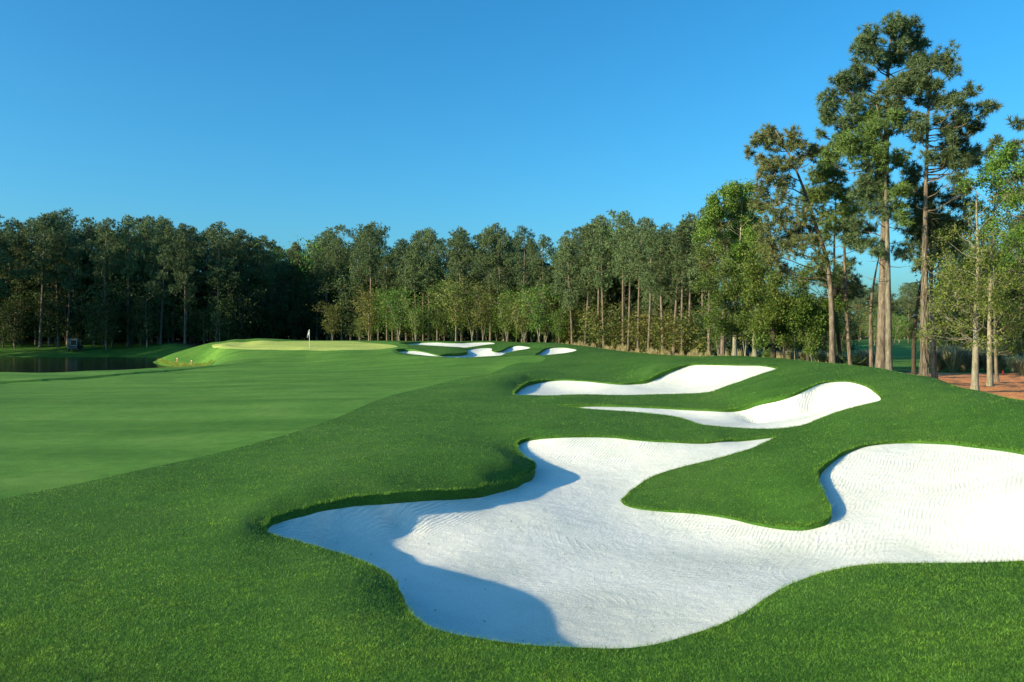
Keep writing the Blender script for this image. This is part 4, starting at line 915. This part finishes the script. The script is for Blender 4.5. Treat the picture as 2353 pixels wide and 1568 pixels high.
# broadleaf trees on the right
M_CL = [c5(*a) for a in [(1900,60,80),(1800,50,70),(1720,90,60),(1660,150,60),(1640,220,60),(1930,130,80),(1880,200,70),(1700,250,50),(1900,300,80),(1850,400,80),(1950,380,70),(1560,350,60),(1620,330,50),(1600,420,50),(1900,520,90),(1800,600,80),(1950,620,90)]]
sighted_tree("broadleaf_tree", "tallest bright spring green tree beside the leaning pine", "tree", 66, [(1688,814),(1692,700),(1700,600),(1704,500),(1706,438)], 0.20, M_CL, 320, kind="leaf", mat=M_LEAF_BRIGHT, bark=M_BARK_PALE, nleaf=520, leaf=0.175)
M2_CL = [c5(*a) for a in [(2060,560,60),(1700,700,90),(1850,730,90),(1620,780,80),(1980,760,90),(1700,860,90),(1830,860,90),(1960,880,90),(1650,960,70),(1760,980,90),(1900,1000,90),(1700,1090,70),(1820,1100,90),(1950,1120,80),(1760,1180,60),(1900,1200,60)]]
sighted_tree("broadleaf_tree", "wide airy olive green tree with drooping pale twigs left of the dark trunked tree", "tree", 61, [(1735,816),(1733,730),(1728,660),(1722,580)], 0.19, M2_CL, 321, kind="leaf", mat=M_LEAF_MID, bark=M_BARK_PALE, nleaf=330, leaf=0.165)
M3_CL = [c5(*a) for a in [(2030,1000,90),(2060,1120,60),(2060,700,80),(2100,850,70),(2000,680,70),(2130,960,70)]] + [c2(*a) for a in [(200,620,80),(300,700,80),(180,760,80),(300,820,60),(220,900,80),(340,900,80),(180,1030,70),(240,480,60),(340,1040,70)]]
sighted_tree("broadleaf_tree", "light green tree on a dark straight trunk in the row behind the third bunker", "tree", 56, [(1777,818),(1780,730),(1784,640),(1782,560)], 0.19, M3_CL, 322, kind="leaf", mat=M_LEAF_MID, bark=M_BARK_DARK, nleaf=330, leaf=0.16)
M4_CL = [c2(*a) for a in [(480,880,90),(400,960,90),(560,900,80),(520,1000,80),(420,1080,80),(580,1060,60),(460,820,70),(620,960,60),(360,1010,60),(540,1120,50)]]
sighted_tree("broadleaf_tree", "low vivid green tree filling the space under the leaning pine", "tree", 56, [(1858,828),(1856,780),(1850,720),(1846,680)], 0.17, M4_CL, 323, kind="leaf", mat=M_LEAF_BRIGHT, bark=M_BARK_DARK, nleaf=560, leaf=0.155)
I_CL = [c2(*a) for a in [(1750,300,70),(1700,400,70),(1640,560,90),(1560,620,70),(1500,560,60),(1720,560,90),(1560,780,80),(1650,760,90),(1760,760,90),(1480,860,60),(1570,900,80),(1680,900,90),(1500,1030,60),(1600,1040,70),(1700,1040,60),(1760,120,45),(1760,1130,50),(1800,1180,40),(1820,130,45)]]
sighted_tree("broadleaf_tree", "nearest light barked tree on the pine straw, forked low with sparse new leaves", "tree", 42, [(2240,892),(2245,800),(2247,700),(2250,600),(2244,480),(2240,440)], 0.19, I_CL, 324, kind="leaf", mat=M_LEAF_MID, bark=M_BARK_PALE, nleaf=210, leaf=0.12, depth=2.2)
J_CL = [c2(*a) for a in [(1850,280,80),(1950,330,80),(1880,400,80),(1830,560,90),(1940,560,90),(1880,740,90),(1980,700,80),(1800,900,90),(1920,880,90),(2030,880,80),(1900,1040,70),(2000,1020,70),(1950,1140,60),(1880,180,50),(1960,230,50),(2060,760,70)]]
sighted_tree("broadleaf_tree", "light barked tree behind the nearest one with a tall straight pale stem", "tree", 47, [(2275,874),(2277,760),(2280,640),(2282,520),(2288,430)], 0.17, J_CL, 325, kind="leaf", mat=M_LEAF_MID, bark=M_BARK_PALE, nleaf=200, leaf=0.13, depth=2.2)
K_CL = [c1(*a) for a in [(2050,1280,70),(2130,1270,70),(2200,1300,70),(2100,1360,70),(2200,1400,70),(2000,1400,50),(2150,1480,80),(2230,1540,70),(2300,1350,80),(2350,1450,80)]] + [c2(*a) for a in [(2030,400,80),(2060,300,70),(2000,420,60),(2060,120,80),(2120,480,80),(2150,600,80)]]
sighted_tree("broadleaf_tree", "vivid green leafed tree cut by the right edge above the light barked trees", "tree", 41, [(2372,868),(2366,700),(2360,560),(2355,440)], 0.17, K_CL, 326, kind="leaf", mat=M_LEAF_BRIGHT, bark=M_BARK_GREY, nleaf=480, leaf=0.14, depth=2.2)
sighted_tree("broadleaf_tree", "dark thin stemmed tree right behind the two light barked trees", "tree", 52, [(2291,868),(2290,780),(2288,700),(2290,620)], 0.13, [c2(*a) for a in [(2050,600,80),(1960,800,70),(2060,1000,70),(1880,640,60),(1990,1180,50),(2080,1140,60)]], 327, kind="leaf", mat=M_LEAF_DARK, bark=M_BARK_GREY, nleaf=200, leaf=0.17)
# short trunks of the row behind the third bunker
for u, d, tv, pr, lab in [(1756,60,660,0,"thin stemmed young tree between the airy olive tree and the dark trunked one"),(1800,58,690,2,"young tree with grey stem just right of the dark trunked tree"),(1826,56,700,4,"young tree with pale stem left of the vivid green low tree"),(1866,55,720,1,"young tree stem doubled beside the vivid green low tree"),(1712,63,640,5,"multi stemmed young tree under the tallest spring green tree"),(1650,72,690,3,"leaning young tree at the corner where the wood meets the spring green trees")]:
    leafy_at(SAPL, u, d, tv, 7.4, "young_tree", lab, "tree", "young trees behind the third bunker", pr, fat=0.8)
for u, d, tv, lab in [(2055,128,728,"bright yellow green bush far off between the trunks"),(2010,135,745,"dim far bush left of the bright yellow green one")]:
    leafy_at(SAPL, u, d, tv, 7.4, "bush", lab, "bush", pr=1, fat=1.4)

for u in range(1690, 1960, 17):
    leafy_at(DARKS, u + vr.uniform(-5, 5), np.interp(u, [1690, 1960], [92, 84]) + vr.uniform(-5, 6), 742 + vr.uniform(-40, 20), 7.9, "shrub", "dim shrub in the shade behind the young trees of the third bunker", "shrub", "shaded shrubs behind the young trees", fat=1.3)
for i, u in enumerate(range(2150, 2560, 17)):
    leafy_at(DARKS if i % 3 else SAPL, u + vr.uniform(-6, 6), vr.uniform(72, 98), 600 + vr.uniform(-70, 90), 7.8, "understory_tree", "leafy tree crowded behind the light barked trees at the right edge", "tree", "leafy trees behind the light barked trees", fat=0.95)
for i, u in enumerate(range(1850, 2140, 24)):
    leafy_at(SAPL, u + vr.uniform(-6, 6), vr.uniform(140, 175), 735 + vr.uniform(-30, 15), 7.4, "bush", "small far off tree along the edge of the distant wood", "tree", "small trees along the distant wood", fat=1.2)
# bunch grasses, palmettos and dry grass
CLUMP = [grass_clump_proto(400 + i, 420, 1.0, 1.0, M_GRASS_GREY, 0.016) for i in range(3)]
for i, (u, d, h) in enumerate([(2160,66,1.9),(2190,64,2.2),(2215,66,2.1),(2245,68,1.9),(2270,66,1.8),(2300,66,1.7),(2330,64,1.6),(2180,70,2.3),(2235,72,2.2),(2350,60,1.5),(2380,62,1.7),(2140,70,1.8),
                               (1885,60,1.3),(1902,62,1.3),(1925,61,1.3),(1968,60,1.5),(1985,59,1.6),(1995,62,1.7),(1845,63,1.2),(1815,66,1.2)]):
    x, y = W(u, d); o = link("bunch_grass", CLUMP[i % 3], loc=(x, y, gz(x, y) - 0.03)); o.scale = (h * 0.95, h * 0.95, h); o.rotation_euler = (0, 0, vr.uniform(0, 6.28))
    right = u > 2100
    tag(o, "grey green bunch grass behind the pine straw on the right" if right else "straw coloured bunch grass between the trunks behind the mound", "grass clump", "bunch grasses behind the straw" if right else "bunch grasses behind the mound")
def palmetto(u, d, label):
    x, y = W(u, d); g = np.random.default_rng(int(u)); A = Acc()
    for i in range(11):
        a = i * 2.4; el = g.uniform(0.3, 1.2); dr = np.array([math.cos(a) * math.cos(el), math.sin(a) * math.cos(el), math.sin(el)]); c = dr * g.uniform(0.5, 0.8)
        A.tube(np.array([[0, 0, 0], c * 0.6, c]), [0.012, 0.010, 0.008], 3)
        for j in np.linspace(-1.3, 1.3, 15):
            s = unit(np.cross(dr, [0, 0, 1.0])); e = unit(dr * math.cos(j) + s * math.sin(j)); tip = c + e * 0.55; w = unit(np.cross(e, g.normal(size=3))) * 0.018
            A.add([c + w, c - w, tip], [[0, 1, 2]])
    o = link("palmetto", A.mesh("palmetto", [M_PALM]), loc=(x, y, gz(x, y))); o.scale = (1.25,) * 3; tag(o, label, "palmetto")
palmetto(1952, 57, "palmetto with stiff fan leaves at the foot of the trunks left of the tallest pine")
palmetto(1872, 60, "small palmetto beside the vivid green low tree")
palmetto(1972, 59, "palmetto fan half hidden among straw coloured grass")
g = np.random.default_rng(77); A = Acc(); n = 17000
uu = g.uniform(1290, 1800, n); fr = np.interp(uu, *zip(*FRONT_D)); dd = np.where(uu < 1640, fr + g.uniform(-7, 1, n), np.interp(uu, [1640, 1800], [73, 60]) + g.uniform(-2, 5, n))
xx = (uu - CX) / FPX * dd; zb = ground_z(np.column_stack([xx, dd])); L = g.uniform(0.2, 0.8, n) * np.clip(0.55 + 0.4 * np.sin(uu * 0.19) + 0.35 * np.sin(uu * 0.071 + 1) + 0.3 * np.sin(uu * 0.43), 0.12, 1.2); a = g.uniform(0, 6.28, n); o_ = L * g.uniform(0.1, 0.5, n)
b = np.column_stack([xx, dd, zb - 0.05]); e = b + np.column_stack([np.cos(a) * o_, np.sin(a) * o_, L]); s = np.column_stack([-np.sin(a), np.cos(a), 0 * a]) * 0.022
A.add(np.stack([b - s, b + s, e], 1).reshape(-1, 3), np.arange(3 * n).reshape(-1, 3))
tag(link("dry_grass", A.mesh("dry_grass", [M_GRASS_DRY])), "tan dry grass strip along the foot of the lit wood", "dry grass", kind='stuff')
# taller grass on the toe of the green's bank at the water
A = Acc(); n = 5200; uu = g.uniform(362, 490, n); dd = np.interp(uu, [362, 400, 470, 490], [110, 99, 93.5, 92]) + g.uniform(-1.2, 3.2, n)
xx = (uu - CX) / FPX * dd; zb = ground_z(np.column_stack([xx, dd])); L = g.uniform(0.08, 0.32, n); a = g.uniform(0, 6.28, n); o_ = L * 0.7
b = np.column_stack([xx, dd, zb - 0.03]); e = b + np.column_stack([np.cos(a) * o_, np.sin(a) * o_, L]); s = np.column_stack([-np.sin(a), np.cos(a), 0 * a]) * 0.03
A.add(np.stack([b - s, b + s, e], 1).reshape(-1, 3), np.arange(3 * n).reshape(-1, 3))
M_BANKGRASS = leaf_mat("bank_grass_blades", (0.26, 0.36, 0.05), (0.46, 0.52, 0.09), (0.6, 0.52, 0.2), 0.3)
tag(link("bank_grass", A.mesh("bank_grass", [M_BANKGRASS])), "yellow green tall grass at the waterline of the green's bank", "grass", kind='stuff')

# ----------------------------------------------------------------- course furniture
def plain(name, col, rough=0.5, metal=0.0):
    m, nt, b = new_mat(name); nz = noise(nt, 12, 3, 0.6)
    c = mixc(nt, 1.0, col, ramp(nt, nz, [(0.3, (0.88, 0.88, 0.88)), (0.7, (1.05, 1.05, 1.05))]), 'MULTIPLY') if False else None
    a = ramp(nt, nz, [(0.3, tuple(v * 0.88 for v in col)), (0.7, tuple(min(1, v * 1.05) for v in col))])
    nt.links.new(a, b.inputs['Base Color']); b.inputs['Roughness'].default_value = rough; b.inputs['Metallic'].default_value = metal
    return m
M_WHITE = plain("white_paint", (0.8, 0.8, 0.78)); M_RED = plain("red_paint", (0.62, 0.07, 0.03)); M_ORANGE = plain("faded_red_paint", (0.66, 0.22, 0.12))
M_BLACK = plain("dark_body", (0.02, 0.022, 0.025), 0.4); M_TYRE = plain("tyre_rubber", (0.02, 0.02, 0.02), 0.8); M_GLASS = plain("dark_glass", (0.01, 0.012, 0.016), 0.1); M_CLOTH = plain("flag_cloth", (0.85, 0.85, 0.85), 0.8); M_PIPE = plain("pale_pipe", (0.55, 0.62, 0.68), 0.4)

def empty(name, x, y, label, cat, group=None, z=None, rot=0):
    t = bpy.data.objects.new(name, None); COL.objects.link(t); t.location = (x, y, gz(x, y) if z is None else z); t.rotation_euler = (0, 0, rot); return tag(t, label, cat, group)

x, y = W(711, 87.3); fl = empty("flagstick", x, y, "white flagstick with a limp white flag standing on the putting green", "flagstick")
A = Acc(); A.tube([[0, 0, -0.1], [0, 0, 1.0], [0, 0, 2.12]], [0.022, 0.020, 0.018], 8); link("pole", A.mesh("pole", [M_WHITE], True), fl)
A = Acc(); nx, nz_ = 9, 12; V = []
for i in range(nz_):
    for j in range(nx):
        t = j / (nx - 1); zz = i / (nz_ - 1); wv = 0.055 * math.sin(t * 9 + zz * 2) * t
        V.append((-0.02 - 0.20 * t * (0.7 + 0.3 * math.sin(zz * 3.0)), wv - 0.03 * t, 2.10 - 0.52 * zz - 0.42 * t * t))
F = []
for i in range(nz_ - 1):
    for j in range(nx - 1):
        a = i * nx + j; F += [(a, a + 1, a + nx + 1), (a, a + nx + 1, a + nx)]
A.add(V, F); me = A.mesh("flag", [M_CLOTH], True); f = link("flag", me, fl); sm = f.modifiers.new("thickness", 'SOLIDIFY'); sm.thickness = 0.006

def stake(u, d, mat, label, h=0.75, w=0.05, tip=None):
    x, y = W(u, d); t = empty("hazard_stake", x, y, label, "stake", "hazard stakes")
    A = Acc(); A.box((-w, -w * 0.6, -0.15), (w, w * 0.6, h)); b = link("post", A.mesh("post", [mat]), t); bv = b.modifiers.new("edge", 'BEVEL'); bv.width = 0.008
    A = Acc(); A.box((-w * 1.05, -w * 0.65, h - 0.02), (w * 1.05, w * 0.65, h + 0.05)); link("cap", A.mesh("cap", [tip or mat]), t)
stake(407, 103, M_ORANGE, "faded red stake on the crest of the pond bank left of the green", 0.42, 0.07, M_WHITE)
stake(440, 99, M_ORANGE, "faded red stake lower on the bank, right of the other bank stake", 0.46, 0.07, M_WHITE)
stake(2304, 60, M_RED, "bright red stake on the far edge of the pine straw near the right edge", 0.34, 0.05)
stake(2152, 57, M_ORANGE, "dull red stake behind the straw between the dark leaning trunk and the vine wrapped pine", 0.4, 0.05)
x, y = W(2222, 112); t = empty("marker_post", x, y, "tall pale blue grey post standing on the distant tee between trunks", "post")
A = Acc(); A.tube([[0, 0, -0.2], [0, 0, 2.6], [0, 0, 5.2]], [0.09, 0.085, 0.08], 10); link("shaft", A.mesh("shaft", [M_PIPE], True), t)
A = Acc(); A.tube([[0, 0, 5.2], [0, 0, 5.28]], [0.11, 0.11], 10); A.tube([[0, 0, 5.28], [0, 0, 5.34]], [0.11, 0.02], 10); link("cap", A.mesh("cap", [M_PIPE], True), t)

# utility cart in the shade beyond the pond
x, y = W(172, 141.5); ct = empty("utility_cart", x, y, "dark utility cart with white framed cab parked in shade under the trees beyond the pond", "cart", rot=R(12))
def part(name, boxes, mat, parent, bev=0.02):
    A = Acc()
    for lo, hi in boxes: A.box(lo, hi)
    o = link(name, A.mesh(name, [mat]), parent); b = o.modifiers.new("edge", 'BEVEL'); b.width = bev; b.segments = 2; return o
part("body", [((-0.75, -1.3, 0.35), (0.75, 0.9, 0.95)), ((-0.72, -0.1, 0.95), (0.72, 0.35, 1.15))], M_BLACK, ct, 0.06)
part("cargo_bed", [((-0.78, 0.93, 0.55), (0.78, 2.1, 0.62)), ((-0.78, 0.93, 0.62), (-0.73, 2.1, 0.92)), ((0.73, 0.93, 0.62), (0.78, 2.1, 0.92)), ((-0.73, 2.05, 0.62), (0.73, 2.1, 0.92))], M_BLACK, ct)
M_CAB = plain("dull_white_cab", (0.2, 0.22, 0.22))
part("cab_frame", [((0.62, -1.33, 0.95), (0.74, -1.21, 2.05)), ((-0.35, -1.33, 0.95), (-0.25, -1.21, 2.05)), ((-0.25, -1.33, 0.95), (0.62, -1.22, 1.07)), ((-0.25, -1.33, 1.93), (0.62, -1.22, 2.05)), ((0.62, 0.7, 0.95), (0.72, 0.8, 2.05)), ((-0.72, 0.7, 0.95), (-0.62, 0.8, 2.05)), ((-0.74, -1.32, 0.95), (-0.64, -1.22, 2.05))], M_CAB, ct)
part("roof", [((-0.85, -1.4, 2.06), (0.85, 0.95, 2.16))], M_CAB, ct, 0.04)
part("windscreen", [((-0.24, -1.29, 1.08), (0.61, -1.26, 1.92))], M_GLASS, ct, 0.002)
part("seat", [((-0.6, -0.05, 1.16), (0.6, 0.34, 1.24)), ((-0.6, 0.36, 1.0), (0.6, 0.46, 1.6))], M_BLACK, ct)
for sx_ in (-0.6, 0.6):
    A = Acc(); a = np.linspace(0, 2 * math.pi, 17); A.tube([[sx_, -1.36, 0.7], [sx_, -1.30, 0.7]], [0.09, 0.09], 12); link("headlight", A.mesh("headlight", [M_WHITE], True), ct)
    for yy in (-0.85, 1.35):
        A = Acc(); A.tube([[sx_ * 1.12 - 0.11, yy, 0.3], [sx_ * 1.12 - 0.1, yy, 0.3], [sx_ * 1.12 + 0.1, yy, 0.3], [sx_ * 1.12 + 0.11, yy, 0.3]], [0.22, 0.3, 0.3, 0.22], 20)
        wv = link("wheel", A.mesh("wheel", [M_TYRE], True), ct)
        A = Acc(); A.tube([[sx_ * 1.12 - 0.115, yy, 0.3], [sx_ * 1.12 + 0.115, yy, 0.3]], [0.15, 0.15], 14); link("rim", A.mesh("rim", [M_WHITE], True), wv)

# small dry leaves and bits blown onto the sand of the near bunker
g = np.random.default_rng(14); p = np.column_stack([g.uniform(-4, 6, 900), g.uniform(7.6, 20, 900)]); p = p[inside(OUT['main'], p)][:170]
n = len(p); zb = SAND_AT(p); A = Acc(); a = g.uniform(0, 6.28, n); L = g.uniform(0.008, 0.03, n)
d1 = np.column_stack([np.cos(a), np.sin(a), g.uniform(-0.2, 0.4, n)]) * L[:, None]; d2 = np.column_stack([-np.sin(a), np.cos(a), g.uniform(-0.2, 0.4, n)]) * L[:, None] * 0.4
C = np.column_stack([p, zb + 0.016]); V = np.stack([C - d1, C + d2, C + d1, C - d2], 1).reshape(-1, 3); i = np.arange(n) * 4
A.add(V, np.concatenate([np.stack([i, i+1, i+2], 1), np.stack([i, i+2, i+3], 1)]))
M_DRYLEAF = leaf_mat("dry_leaf", (0.08, 0.05, 0.03), (0.22, 0.15, 0.09), None, 0.1)
tag(link("leaf_bits", A.mesh("leaf_bits", [M_DRYLEAF])), "tiny dry leaf bits scattered over the white sand", "leaf litter", kind='stuff')

# ----------------------------------------------------------------- turf blades near the camera
g = np.random.default_rng(3)
def scatter(n, dmin, dmax, half):
    u = g.uniform(-half, half, n); inv = g.uniform(0, 1, n); d = 1.0 / (1 / dmin + inv * (1 / dmax - 1 / dmin))   # even cover as seen along the ground
    return np.column_stack([u * d, d])
def blades(xy, h, w, tilt):
    n = len(xy); z = ground_z(xy); d = np.hypot(xy[:, 0], xy[:, 1]); L = h * g.uniform(0.55, 1.25, n); a = g.uniform(0, 6.28, n); o_ = L * tilt * g.uniform(0.2, 1.3, n)
    wd = w * np.clip(d / 9.0, 0.7, 11)
    b = np.column_stack([xy, z - 0.012]); e = b + np.column_stack([np.cos(a) * o_, np.sin(a) * o_, L]); f_ = g.uniform(0, 6.28, n)
    s = np.column_stack([np.cos(f_) * wd, np.sin(f_) * wd, 0 * f_])
    return np.stack([b - s, b + s, e], 1).reshape(-1, 3)
def clear(xy):
    m = np.ones(len(xy), bool)
    for L in list(OUT.values()) + [FAIR, GREEN, STRAW]: m &= ~inside(L, xy)
    return xy[m]
xy = clear(scatter(1400000, 5.2, 105, 0.92))
VB = [blades(xy, 0.036, 0.0021, 0.95)]
fr_ = []
for nm in OUT:                               # shaggy fringe along the bunker lips
    L = OUT[nm][:, :2]; seg = np.roll(L, -1, 0) - L; ln_ = np.linalg.norm(seg, axis=1); dist = np.hypot(*L.T)
    if dist.mean() > 60: continue
    cnt = np.minimum(380, 460 * 10 / np.maximum(8, dist)) * ln_
    idx = np.repeat(np.arange(len(L)), cnt.astype(int) + 1); nrm = np.column_stack([-seg[:, 1], seg[:, 0]]) / ln_[:, None]
    sgn = 1 if inside(OUT[nm], (L[5:6] + nrm[5:6] * 0.02))[0] else -1
    p = L[idx] + seg[idx] * g.uniform(0, 1, (len(idx), 1)) - sgn * nrm[idx] * (np.abs(g.normal(0, 0.05, (len(idx), 1))) - 0.014 * (1 + np.sin(idx[:, None] * 0.9) + np.sin(idx[:, None] * 0.37 + 1)))
    fr_.append(p)
fr_ = np.vstack(fr_); VB.append(blades(fr_, 0.05, 0.0022, 1.1))
VB = np.vstack(VB)
tag(link("grass", tri_mesh("grass", VB, np.arange(len(VB)).reshape(-1, 3), [M_BLADE])), "short dense green blades of the rough around the bunkers", "grass", kind='stuff')

p = scatter(520000, 13, 80, 0.78); p = p[inside(FAIR, p)]; p = p[~inside(GREEN, p)]
VF = blades(p, 0.014, 0.0016, 1.2)
M_FAIRBLADE = blade_mat("fairway_blades", (0.045, 0.135, 0.016), (0.15, 0.32, 0.052), (0.25, 0.34, 0.09))
tag(link("fairway_grass", tri_mesh("fairway_grass", VF, np.arange(len(VF)).reshape(-1, 3), [M_FAIRBLADE])), "very short pale blades of the mown fairway", "grass", kind='stuff')
